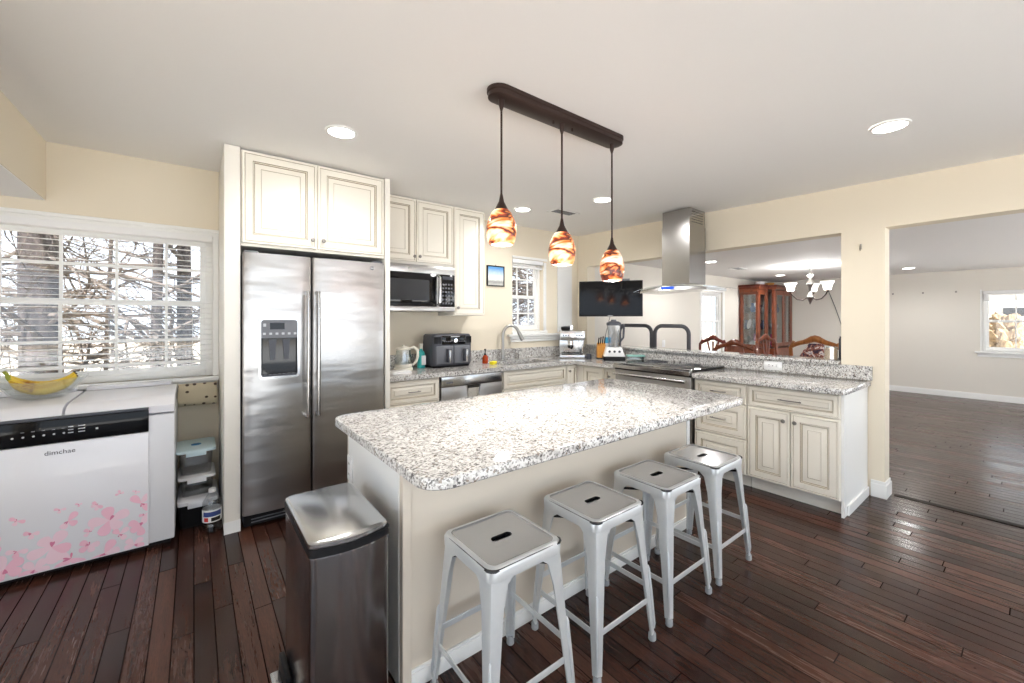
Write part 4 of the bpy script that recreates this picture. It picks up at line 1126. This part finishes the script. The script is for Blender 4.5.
# picture and small wall panel
pf = thing('picture_frame', (2.748, YB-.002, 1.855), 'small dark framed city photo on the wall beside the tall cabinet', 'picture')
q = MB(); a, b = .122, .118
for x0, x1, z0, z1 in ((-a, a, b-.012, b), (-a, a, -b, -b+.012), (-a, -a+.012, -b+.012, b-.012), (a-.012, a, -b+.012, b-.012)): q.box(x0, x1, -.02, 0, z0, z1, 'black', .002)
q.build('frame', pf, 0)
MB().box(-a+.012, a-.012, -.012, -.002, -b+.012, b-.012, 'photo').build('print', pf, 0)
MB().cyl((0, -.012, b), (0, -.012, b+.012), .004, 'black', 8).build('hook', pf)
wp = MB().box(3.74, 4.0, YB-.016, YB-.001, 1.19, 2.09, mat('pale grey board', srgb(222, 222, 221), .45), .003)
tag(wp.build('wall_panel', None, 0), 'plain pale grey board on the back wall between the sink window and the corner', 'board')

# espresso machine
es = thing('espresso_machine', (3.685, 3.545, ZC+.001), 'stainless steel espresso machine in the counter corner', 'coffee machine', -.72)
MB().box(-.15, .15, .02, .15, 0, .33, 'steel_lt', .008).build('body', es)
MB().box(-.15, .15, -.13, .02, .215, .33, 'steel_lt', .01).build('head', es)
MB().box(-.155, .155, -.155, .03, 0, .045, 'steel_lt', .006).build('drip_tray', es)
q = MB().box(-.13, .13, -.15, .0, .045, .05, 'gap'); 
for i in range(9): q.box(-.12+i*.028, -.108+i*.028, -.148, -.01, .05, .052, 'chrome')
q.build('tray_grate', es, 0)
MB().lathe([(.034, .155), (.036, .21), (.03, .216)], 'chrome', (-.02, -.06, 0), None, 18).build('group_head', es)
MB().lathe([(.02, .115), (.034, .125), (.034, .155)], 'black', (-.02, -.06, 0), None, 18).tube([(-.02, -.09, .14), (-.02, -.15, .135), (-.02, -.20, .128)], [.009, .012, .013], 'black', 10).build('portafilter', es)
MB().lathe([(.048, .33), (.055, .335), (.062, .365), (.055, .37), (.04, .372), (0, .372)], 'black', (-.07, .05, 0), None, 20).build('bean_hopper', es)
MB().lathe([(.055, .372), (.06, .376), (.02, .386), (0, .386)], 'dgrey', (-.07, .05, 0), None, 20).build('hopper_lid', es)
MB().lathe([(0, 0), (.028, 0), (.028, .006), (0, .007)], 'white', (0, -.13, .275), Matrix.Rotation(PI/2, 4, 'X'), 24).build('gauge', es)
for x in (-.11, -.08, -.05, .05, .08, .11): MB().lathe([(0, 0), (.010, 0), (.010, .005), (0, .006)], 'mgrey', (x, -.13, .275), Matrix.Rotation(PI/2, 4, 'X'), 12).build('button', es)
MB().tube([(.115, -.05, .22), (.118, -.07, .19), (.122, -.085, .09)], .005, 'chrome', 8).build('steam_wand', es)
MB().lathe([(.0, 0), (.022, 0), (.022, .02), (0, .021)], 'dgrey', (.151, .06, .25), Matrix.Rotation(PI/2, 4, 'Y'), 16).build('steam_dial', es)
o = MB().lathe([(.026, 0), (.030, .004), (.033, .06), (.030, .06), (.027, .008), (0, .006)], 'chrome', n=18).build('steel_cup'); o.location = (3.685+.03, 3.545+.045, ZC+.333)
tag(o, 'small steel cup on top of the espresso machine', 'cup')

# knife block with knives
kb = thing('knife_block', (3.875, 3.245, ZC+.001), 'honey coloured wooden knife block behind the blender', 'knife block', -.75)
MB().poly([(-.06, 0), (.06, 0), (.06, .10), (-.02, .19), (-.075, .145)], (-.05, .05), 'orange_wood', 'x', .004).build('body', kb)
MB().box(-.055, .055, -.065, .065, -.0005, .012, 'black', .002).build('foot', kb)
lab = ['black handled knife at the left of the knife block', 'second black handled knife in the knife block', 'third black handled knife in the knife block', 'black handled knife at the right of the knife block']
TB = Matrix.Translation((3.875, 3.245, ZC+.001)) @ Matrix.Rotation(-.75, 4, 'Z')
for i in range(4):
    root = thing('kitchen_knife', (0, 0, 0), lab[i], 'knife', group='knives in the wooden block')
    root.matrix_basis = TB @ Matrix.Translation((-.036+i*.024, -.046+.006*(i % 2), .170+.002*i)) @ Matrix.Rotation(.62 if 0 else .68, 4, 'X')
    MB().box(-.001, .001, -.012, .012, -.06, .012, 'chrome').build('blade', root, 0)
    MB().tube([(0, 0, .010), (0, 0, .03), (0, .003, .075), (0, 0, .10+.008*(i % 3))], [.008, .010, .009, .010], 'black', 8, flat=.7).build('handle', root)

# blender
bl_ = thing('countertop_blender', (3.83, 3.02, ZC+.001), 'white base countertop blender with clear jar', 'blender', -.80)
MB().poly([(-.115, .045), (.115, .045), (.085, .15), (-.085, .15)], (-.10, .10), 'white', 'y', .008).build('base', bl_)
MB().box(-.122, .122, -.11, .11, 0, .048, 'black', .012, 3).build('foot', bl_)
for x in (-.055, 0, .055):
    MB().lathe([(0, 0), (.014, 0), (.012, .014), (0, .015)], 'dgrey', (x, -.1005, .105), Matrix.Rotation(PI/2, 4, 'X'), 14).build('dial', bl_)
MB().rings([[(x, y, .152) for x, y in rrect(-.055, .055, -.055, .055, .02)], [(x, y, .40) for x, y in rrect(-.072, .072, -.072, .072, .025)], [(x, y, .40) for x, y in rrect(-.068, .068, -.068, .068, .022)], [(x, y, .158) for x, y in rrect(-.051, .051, -.051, .051, .018)]], 'clear_plastic', True, True).build('jar', bl_, 40)
MB().rings([[(x, y, .401) for x, y in rrect(-.078, .078, -.078, .078, .03)], [(x, y, .43) for x, y in rrect(-.080, .080, -.080, .080, .035)], [(x, y, .448) for x, y in rrect(-.05, .05, -.05, .05, .04)]], 'dgrey', True, True).build('lid', bl_, 40)
MB().lathe([(.032, .448), (.032, .462), (.026, .468), (0, .469)], 'mgrey', n=18).build('lid_plug', bl_)
MB().lathe([(.03, .160), (.012, .168), (0, .19)], 'chrome', n=6).build('blades', bl_)
MB().tube([(.07, 0, .40), (.105, 0, .41), (.115, 0, .37), (.108, 0, .26), (.075, 0, .215)], [.012, .013, .013, .012, .011], 'dgrey', 10).build('handle', bl_)
o = MB().box(-.035, .035, -.02, .02, 0, .25, 'sky_blue', .002).box(-.033, .033, -.0205, -.0195, .05, .18, 'white').build('carton'); o.location = (4.0, 3.24, ZC+.001); o.rotation_euler.z = -.75
tag(o, 'tall blue carton standing behind the blender', 'carton')
o = thing('glass_dish', (3.985, 2.835, ZC+.001), 'pale teal lidded glass dish between blender and range', 'dish', -.78)
tub(o, .19, .12, .05, 'glass_thick', 0, name='dish'); 
MB().rings([[(x, y, .05) for x, y in rrect(-.10, .10, -.065, .065, .02)], [(x, y, .062) for x, y in rrect(-.10, .10, -.065, .065, .02)]], 'teal_pale', True, True).build('lid', o)
o = MB().lathe([(.03, 0), (.033, .01), (.030, .055), (.034, .06), (0, .06)], 'dgrey', n=16).build('canister'); o.location = (3.71, 3.29, ZC+.001)
tag(o, 'small dark canister between espresso machine and knife block', 'canister')

# television on a swing arm in the corner
TVD = Vector((.587, -.81, 0)).normalized(); tva = math.atan2(TVD.y, TVD.x)
tv = thing('television', (3.87, 3.10, 1.60), 'black wall mounted television in the pass through corner', 'television', tva)
MB().box(-.365, .365, 0, .045, -.21, .21, 'black', .006).build('housing', tv)
MB().box(-.355, .355, -.002, .001, -.19, .20, 'tv_black').build('screen', tv, 0)
MB().box(-.03, .03, -.0015, .0, -.204, -.198, 'icon').build('logo_bar', tv, 0)
q = MB().box(-.10, .10, .045, .06, -.10, .10, 'black'); q.box(.10, .22, .046, .052, .20, .235, 'mgrey')
q.build('bracket', tv, 0)
Ti = tv.matrix_basis.inverted() if False else (Matrix.Translation((3.87, 3.10, 1.60)) @ Matrix.Rotation(tva, 4, 'Z')).inverted()
MB(Ti).tube([(3.95, 3.16, 1.60), (3.99, 3.45, 1.60), (4.10, 3.74, 1.60)], .014, 'black', 8).box(4.10, 4.127, 3.70, 3.80, 1.52, 1.68, 'black').build('wall_arm', tv)
MB(Ti).tube([(3.92, 3.14, 1.40), (3.97, 3.22, 1.28), (4.03, 3.30, 1.16), (4.07, 3.36, 1.03)], .003, 'black', 5).build('power_cord', tv)

# ------------------------------------------------------------ pendant fixture
pd = thing('pendant_light', (1.545, 1.55, 0), 'dark bronze linear pendant with three swirled amber glass shades over the island', 'pendant light')
zc = zceil(1.55)
def stad(hw_, r, z): return [(x, y, z) for x, y in rrect(-hw_, hw_, -r, r, r*.995, 8)]
MB().rings([stad(.475, .060, zc-.001), stad(.475, .060, zc-.018), stad(.470, .055, zc-.022), stad(.470, .055, zc-.040), stad(.465, .050, zc-.043)], 'bronze', True, True).build('ceiling_bar', pd, 40)
q = MB()
for x in (-.07, .07): q.lathe([(.006, 0), (.006, -.014), (.004, -.016), (0, -.016)], 'bronze', (x, 0, zc-.043), None, 10)
q.build('screws', pd)
for x, zt, zb, m in ((-.405, 1.875, 1.708, 'swirl'), (-.008, 1.820, 1.646, 'swirl'), (.405, 1.768, 1.585, 'swirl_dark')):
    MB().lathe([(.014, 0), (.012, -.03), (.006, -.05)], 'bronze', (x, 0, zc-.043), None, 12).build('ferrule', pd)
    MB().cyl((x, 0, zt+.05), (x, 0, zc-.05), .005, 'bronze', 8).build('rod', pd)
    MB().lathe([(.005, .075), (.008, .06), (.013, .035), (.028, .006), (.034, -.004), (0, -.004)], 'bronze', (x, 0, zt), None, 16).build('socket_cup', pd)
    H = zt-zb; pr = [(.030, 0), (.046, -.10), (.062, -.30), (.071, -.52), (.071, -.68), (.064, -.88), (.056, -1.0)]
    prof = [(r, h_*H) for r, h_ in pr] + [(r-.004, h_*H) for r, h_ in pr[::-1]]
    sh = MB().lathe(prof, m, n=28, cap=False).build('shade', pd); sh.location = (x, 0, zt)
    lamp('pendant_bulb', (1.545+x, 1.55, zb+.05), 13, 'POINT', .03, (1, .97, .93))

# ------------------------------------------------------------ ceiling lights and vents
def down(x, y, z, label, e, r=.076):
    root = thing('ceiling_light', (x, y, z), label, 'ceiling light', group='recessed ceiling lights')
    MB().lathe([(r*1.15, -.001), (r*1.12, -.008), (r*.95, -.010), (r*.93, -.004), (r*.93, -.001)], 'trim', n=32, cap=False).build('trim_ring', root)
    MB().lathe([(0, -.006), (r*.93, -.006), (r*.93, -.003), (0, -.003)], 'lens', n=32).build('lens', root)
    lamp('ceiling_lamp', (x, y, z-.02), e, 'SPOT', .07)
E1 = 30
down(.68, 2.50, zceil(2.5), 'round recessed light in front of the cabinet above the refrigerator', 22)
down(2.985, .50, zceil(.5), 'round recessed light at the right, near the wide opening', 30)
down(2.62, 3.20, zceil(3.2), 'round recessed light near the sink wall behind the left pendant', 17)
down(2.95, 2.45, zceil(2.45), 'round recessed light beside the right pendant rod', 46)
down(.70, .10, zceil(.1), 'added unseen round light above the camera side of the island', 10)  # unseen lamp added on the camera side
down(5.967, 2.95, ZL, 'round recessed light in the dining ceiling beside the range hood', 40)
down(8.84, 3.04, ZL, 'round recessed light above the china cabinet', E1)
down(9.29, 1.33, ZL, 'round recessed light in the living room ceiling right of the pier', E1)
down(6.6, -1.2, ZL, 'added unseen round light in the living room out of the opening', E1)  # unseen lamp added to brighten the living side
def vent(x, y, z, w, d, label, rz=0):
    root = thing('ceiling_vent', (x, y, z), label, 'vent', rz, 'ceiling vents')
    q = MB(); 
    for a, b, c, e in ((-w, w, -d, -d+.02), (-w, w, d-.02, d), (-w, -w+.02, -d, d), (w-.02, w, -d, d)): q.box(a, b, c, e, -.008, -.001, 'trim')
    q.build('frame', root, 0)
    q = MB().box(-w+.02, w-.02, -d+.02, d-.02, -.002, -.001, 'gap')
    n_ = 5
    for i in range(n_): yy = -d+.025+(2*d-.05)*(i+.5)/n_; q.box(-w+.02, w-.02, yy-.003, yy+.003, -.005, -.002, 'rubber')
    q.build('louvers', root, 0)
vent(3.02, 3.02, zceil(3.02), .16, .08, 'white ceiling vent behind the middle pendant')
vent(7.15, 3.08, ZL, .16, .09, 'white ceiling vent in the dining room ceiling')

# ------------------------------------------------------------ dining side
ch = thing('chandelier', (7.6, 2.2, ZL), 'bronze chandelier with frosted glass bell shades in the dining room', 'chandelier')
MB().lathe([(0, 0), (.065, 0), (.06, -.018), (.015, -.03), (.010, -.07)], 'rubber', n=20).build('canopy', ch)
q = MB().lathe([(.010, -.07), (.012, -.12), (.03, -.14), (.055, -.16), (.02, -.19), (.030, -.24), (.055, -.30), (.03, -.33), (.018, -.42), (.04, -.46), (.06, -.50), (.03, -.55), (.012, -.60), (0, -.615)], 'nickel', n=16)
q.build('stem', ch)
for i in range(3):
    a = 2*PI*i/3 + .126; ca, sa = math.cos(a), math.sin(a)
    P = [(.03*ca, .03*sa, -.50), (.10*ca, .10*sa, -.545), (.18*ca, .18*sa, -.53), (.25*ca, .25*sa, -.46), (.27*ca, .27*sa, -.42)]
    ar = MB().tube(P, .009, 'bronze', 8).lathe([(.012, -.43), (.03, -.42), (.018, -.40)], 'bronze', (.27*ca, .27*sa, 0), None, 12)
    ar.build('arm', ch)
    MB().lathe([(.045, -.40), (.052, -.36), (.066, -.31), (.088, -.275), (.084, -.275), (.062, -.312), (.048, -.36), (.04, -.395), (0, -.395)], 'lit_glass', (.27*ca, .27*sa, 0), None, 20, cap=False).build('shade', ch)
lamp('chandelier_lamp', (7.6, 2.2, ZL-.26), 30, 'POINT', .12)

# china cabinet against the dining wall
cc = thing('china_cabinet', (8.98, 3.84, 0), 'carved cherry wood china cabinet with glass doors in the dining room', 'china cabinet')
# local: x right along wall, y negative towards the room
CW, CD, CB = 1.85, .36, .50
q = MB().box(0, CW, -CD, 0, 0, .75, 'cherry', .006).box(.42, CW-.42, -CB, -CD, 0, .75, 'cherry', .006); q.box(-.02, CW+.02, -CD-.03, 0, .75, .78, 'cherry_dk', .006)
q.build('base', cc, 0)
q = MB().box(0, CW, -.02, 0, .78, 2.0, 'cherry_dk')
q.box(0, CW, -CD, -.02, 1.96, 2.0, 'cherry_dk')
q.build('back', cc, 0)
MB().box(.01, CW-.01, -.024, -.0205, .80, 1.95, 'cabinet_glow').build('mirror_back', cc, 0)
def post(x0, x1, y0, y1): MB().box(x0, x1, y0, y1, .78, 1.97, 'cherry', .006).build('post', cc, 0)
post(0, .05, -CD, -CD+.05); post(0, .05, -.07, -.02); post(CW-.05, CW, -CD, -CD+.05); post(CW-.05, CW, -.07, -.02)
post(.40, .47, -CD-.01, -CD+.05); post(.44, .50, -CB, -CB+.06); post(CW-.50, CW-.44, -CB, -CB+.06); post(CW-.47, CW-.40, -CD-.01, -CD+.05)
q = MB()
for x0, x1, y0, y1 in ((0, .05, -CD, -.02), (CW-.05, CW, -CD, -.02)):
    q.box(x0, x1, y0, y1, .78, .84, 'cherry'); q.box(x0, x1, y0, y1, 1.86, 1.97, 'cherry')
q.build('side_rails', cc)
q = MB().poly([(-.03, -CD-.03), (.41, -CD-.03), (.41, -CB-.04), (CW-.41, -CB-.04), (CW-.41, -CD-.03), (CW+.03, -CD-.03), (CW+.03, 0), (-.03, 0)], (1.97, 2.02), 'cherry', 'z', .008)
q.poly([(-.05, -CD-.05), (.39, -CD-.05), (.39, -CB-.06), (CW-.39, -CB-.06), (CW-.39, -CD-.05), (CW+.05, -CD-.05), (CW+.05, 0), (-.05, 0)], (2.02, 2.06), 'cherry_dk', 'z', .01)
for i in range(16): q.box(-.035+.0, -.028, -CD+.02+i*.02, -CD+.03+i*.02, 1.98, 2.01, 'cherry_dk')
q.build('cornice', cc, 40)
q = MB().box(-.052, -.02, -CD+.0, -.02, 1.90, 1.965, 'cherry', .004).build('side_frieze', cc)
def gdoor(x0, x1, y):
    r_ = MB()
    for a, b, c, d in ((x0, x0+.045, .79, 1.96), (x1-.045, x1, .79, 1.96), (x0+.045, x1-.045, .79, .86), (x0+.045, x1-.045, 1.86, 1.96)): r_.box(a, b, y, y+.022, c, d, 'cherry', .003)
    d_ = r_.build('door', cc, 0)
    MB().box(x0+.045, x1-.045, y+.009, y+.012, .86, 1.86, 'glass_cab').build('pane', d_, 0)
    return d_
gdoor(.055, .395, -CD); gdoor(.505, .92, -CB); gdoor(.93, CW-.505, -CB); gdoor(CW-.395, CW-.055, -CD)
MB().box(.012, .016, -CD+.05, -.07, .84, 1.86, 'glass_cab').build('side_pane', cc, 0)
for z in (1.14, 1.49):
    MB().box(.02, CW-.02, -CD+.03, -.03, z, z+.008, 'glass_cab').build('shelf', cc, 0)
# dishes inside
rnd = random.Random(5)
DISH = []
def dish(kind, x, y, z, label):
    if kind == 'plate':
        q = MB().lathe([(0, 0), (.10, .004), (.105, .010), (.10, .012), (.06, .004), (0, .006)], 'china_white', (0, 0, .105), Matrix.Rotation(-PI/2+.2, 4, 'X'), 24); o = q.build('china_plate'); cat = 'plate'
    elif kind == 'vase':
        q = MB().lathe([(.03, 0), (.05, .04), (.055, .09), (.025, .15), (.035, .19), (.030, .19), (.02, .15), (0, .14)], 'china_blue', n=18); o = q.build('china_vase'); cat = 'vase'
    elif kind == 'magenta':
        q = MB().lathe([(.03, 0), (.045, .04), (.05, .12), (.03, .20), (.036, .24), (0, .23)], 'magenta', n=18); o = q.build('china_vase'); cat = 'vase'
    elif kind == 'teapot':
        q = MB().lathe([(.04, 0), (.07, .03), (.075, .07), (.05, .11), (.02, .12), (.012, .14), (0, .142)], 'china_white', n=18).tube([(.06, 0, .05), (.10, 0, .08), (.115, 0, .11)], [.014, .010, .008], 'china_white', 8).tube([(-.06, 0, .09), (-.10, 0, .09), (-.10, 0, .05), (-.065, 0, .03)], .007, 'china_white', 6); o = q.build('china_teapot'); cat = 'teapot'
    else:
        q = MB().lathe([(.022, 0), (.04, .05), (.045, .08), (.041, .08), (.02, .01), (0, .01)], 'china_white' if kind == 'cup' else 'glass_thick', n=18); o = q.build('china_cup'); cat = 'cup'
    o.location = (8.98+x, 3.84+y, z); return tag(o, label, cat, 'china in the glass cabinet')
sh_ = {0: .781, 1: 1.1485, 2: 1.4985}
nm = {0: 'bottom', 1: 'middle', 2: 'top'}
kinds = {0: ['teapot', 'vase', 'plate', 'cup', 'magenta', 'plate', 'vase'], 1: ['plate', 'cup', 'vase', 'plate', 'teapot', 'cup', 'plate'], 2: ['vase', 'plate', 'teapot', 'plate', 'cup', 'vase', 'plate']}
side = ['at the glazed left end', 'second from the left end', 'left of the middle doors', 'behind the left middle door', 'behind the right middle door', 'right of the middle doors', 'at the right end']
desc = {'plate': 'white china plate standing', 'vase': 'blue china vase', 'magenta': 'magenta vase', 'teapot': 'white china teapot', 'cup': 'white china cup'}
for s_ in (0, 1, 2):
    for i in range(7):
        kd = kinds[s_][i]; dish(kd, .17+i*.25, -.19 if kd != 'plate' else -.13, sh_[s_]+.0005, '%s on the %s cabinet shelf %s' % (desc[kd], nm[s_], side[i]))
for x, m, r, lb, n_, ct_ in ((.45, 'china_white', .10, 'white bowl on top of the china cabinet', 'bowl', 'bowl'), (.95, 'orange_wood', .09, 'orange bowl on top of the china cabinet', 'bowl', 'bowl')):
    o = MB().lathe([(r*.5, 0), (r*.8, .03), (r, .08), (r*.94, .08), (r*.5, .012), (0, .01)], m, n=20).build(n_); o.location = (8.98+x, 3.62, 2.061); tag(o, lb, ct_)
o = MB().lathe([(.05, 0), (.05, .012), (.014, .02), (.02, .05), (.012, .07)], 'black', n=12).tube([(0, 0, .06), (.05, 0, .09), (.11, 0, .08)], [.012, .012, .004], 'black', 6).tube([(0, 0, .06), (-.05, 0, .09), (-.1, 0, .075)], [.012, .012, .004], 'black', 6).build('ornament'); o.location = (8.98+1.6, 3.56, 2.061)
tag(o, 'small dark ornament at the right end of the china cabinet top', 'ornament')

# dining chairs (carved backs above the ledge)
def chair(x, y, rz, m, label, hgt=1.08, w=.25, solid=False, style=0):
    root = thing('dining_chair', (x, y, 0), label, 'chair', rz, 'carved dining chairs')
    # local: back at y=0 facing +y forward... seat extends to -y
    q = MB().poly(rrect(-w, w, -.46, 0, .03), (.43, .48), m, 'z', .01); q.build('seat', root)
    for sx in (-1, 1):
        MB().tube([(sx*(w-.03), -.43, .43), (sx*(w-.03), -.43, .2), (sx*(w-.03), -.44, 0)], [.03, .022, .018], m, 8).build('leg', root)
        MB().tube([(sx*(w-.02), 0, 0), (sx*(w-.02), -.01, .45), (sx*(w-.01), .03, hgt-.12), (sx*(w-.05), .045, hgt-.05)], [.02, .024, .020, .020], m, 8).build('back_post', root)
    pts = []
    for i in range(17):
        t_ = -1+2*i/16; pts.append((t_*(w-.02), .045, hgt-.045 - .06*abs(t_)**2.5 + .035*math.exp(-(t_/.28)**2)))
    MB().tube(pts, [.020+.012*math.exp(-((-1+2*i/16)/.3)**2) for i in range(17)], m, 8, flat=1.25).build('top_rail', root)
    if style == 0:
        for k_ in (-1, 0, 1):
            MB().tube([(k_*.03, -.0, .48), (k_*.075, .02, .70), (k_*.045, .035, .85), (k_*.085, .04, hgt-.07)], [.014, .016, .012, .016], m, 6).build('splat', root)
    elif style == 1:
        MB().poly([(-.09, .48), (.09, .48), (.07, .7), (.12, .9), (.09, hgt-.06), (-.09, hgt-.06), (-.12, .9), (-.07, .7)], (.015, .04), m, 'y', .004).build('splat', root)
    return root
# local -y is the chair's front
chair(6.3, 3.10, -PI/2, 'cherry_dk', 'dark carved dining chair in front of the dining room window', 1.085, .21)
chair(5.50, 2.40, PI/2+.1, 'cherry', 'wide cherry dining chair with carved top rail left of the china cabinet', 1.075, .25, style=1)
chair(6.55, 2.40, -.2, 'cherry', 'cherry dining chair with open splat in front of the china cabinet', 1.12, .23)
c3 = chair(5.5, 1.53, PI/2-.1, 'oak', 'golden brown arched dining chair by the pier with cloth hung on it', 1.15, .26, style=2)
# cloth bundle over that chair back
q = MB(); N = 16; loops = []
rnd = random.Random(9)
for j in range(7):
    t_ = j/6; r_ = .05+.12*math.sin(PI*min(1, .12+t_*.85)); loops.append([(r_*.55*math.cos(2*PI*i/N)*rnd.uniform(.85, 1.1), r_*1.15*math.sin(2*PI*i/N)*rnd.uniform(.85, 1.1), .55+.54*t_) for i in range(N)])
q.rings(loops, 'floral', True, True); o = q.build('cloth_bundle', None, 60); o.location = (5.36, 1.50, 0)
tag(o, 'floral cloth bundle hung over the golden brown dining chair', 'cloth')

# tubular frames behind the half wall
def ubar(y0, y1, x, label):
    root = thing('tubular_stand', (x, (y0+y1)/2, 0), label, 'stand', group='padded tubular stands behind the half wall')
    w = (y1-y0)/2; r = .10; zt = 1.272
    P = [(0, w, .03), (0, w, zt-r)] + [(0, w-r+r*math.cos(a), zt-r+r*math.sin(a)) for a in [PI/2*i/6 for i in range(1, 7)]]
    P += [(0, -w+r-r*math.sin(a), zt-r+r*math.cos(a)) for a in [PI/2*i/6 for i in range(0, 7)]] + [(0, -w, .03)]
    MB().tube(P, .024, 'foam', 12).build('bar', root)
    for s_ in (-1, 1): MB().box(-.20, .20, s_*w-.025, s_*w+.025, 0, .035, 'foam', .006).build('foot', root)
ubar(3.11, 3.62, 4.72, 'dark grey padded tubular bar behind the blender')
ubar(2.60, 3.06, 4.72, 'dark grey padded tubular bar left of the range hood centre')

# candle and post on the ledge
cn = thing('candle_jar', (4.20, 1.07, 1.025), 'peach pillar candle in glass on the ledge by the pier', 'candle')
MB().lathe([(.04, 0), (.043, .004), (.043, .085), (.038, .09), (.01, .09), (0, .089)], 'peach', n=24).build('wax', cn)
MB().lathe([(.046, 0), (.046, .105), (.0445, .105), (.0445, .0)], 'glass_thick', n=24, cap=False).build('jar', cn)
MB().cyl((0, 0, .089), (.002, 0, .102), .0012, 'black', 5).build('wick', cn)
o = MB().lathe([(.022, 0), (.022, .006), (.016, .012), (.016, .165), (.010, .18), (.010, .19), (0, .191)], 'dgrey', n=16).build('grinder'); o.location = (4.255, 1.015, 1.025)
tag(o, 'slim dark grey grinder standing between candle and pier', 'grinder')

# wall bits
o = MB().box(4.12, 4.1295, .856, .866, 1.905, 1.945, 'pewter', .001).tube([(4.122, .861, 1.94), (4.105, .861, 1.93), (4.10, .861, 1.905), (4.11, .861, 1.895)], .003, 'pewter', 6).build('wall_hook')
tag(o, 'small metal hook high on the pier', 'hook', 'small wall hooks')
for y, lb in ((1.714, 'small hook on the far living room wall, nearest the pier'), (1.308, 'middle small hook on the far living room wall'), (.898, 'small hook on the far living room wall nearest the window')):
    o = MB().box(XF-.012, XF-.001, y-.012, y+.012, 1.82, 1.85, 'pewter', .002).build('wall_hook'); tag(o, lb, 'hook', 'small wall hooks')
o = MB().tube([(XF-.01, 2.75, 2.05), (XF-.012, 2.60, 1.6), (XF-.012, 2.50, 1.25), (XF-.012, 2.42, .9), (XF-.012, 2.40, .1)], .006, 'mgrey', 5).build('loose_cable')
tag(o, 'thin loose cable running down the dining room far wall', 'cable')
po = thing('power_outlet', (6.2, YB-.001, .95), 'white wall switch plate on the dining room wall', 'switch')
MB().box(-.045, .045, -.006, 0, -.06, .06, 'white', .003).build('cover_plate', po)
MB().box(-.012, .012, -.010, -.006, -.025, .025, 'white', .002).build('rocker', po)
# raised blind on the living-room window
lb = thing('window_blind', (XF+.012, .09, 1.83), 'raised white blind at the top of the living room window', 'blind')
MB().box(-.02, .02, -.50, .50, -.05, 0, 'slat', .004).build('headrail', lb)
q = MB()
for i in range(7): q.box(-.022, .022, -.49, .49, -.062-i*.013, -.055-i*.013, 'slat')
q.build('slats', lb, 0)
MB().box(-.022, .022, -.49, .49, -.165, -.148, 'slat', .003).build('bottom_rail', lb)

bpy.context.view_layer.update()
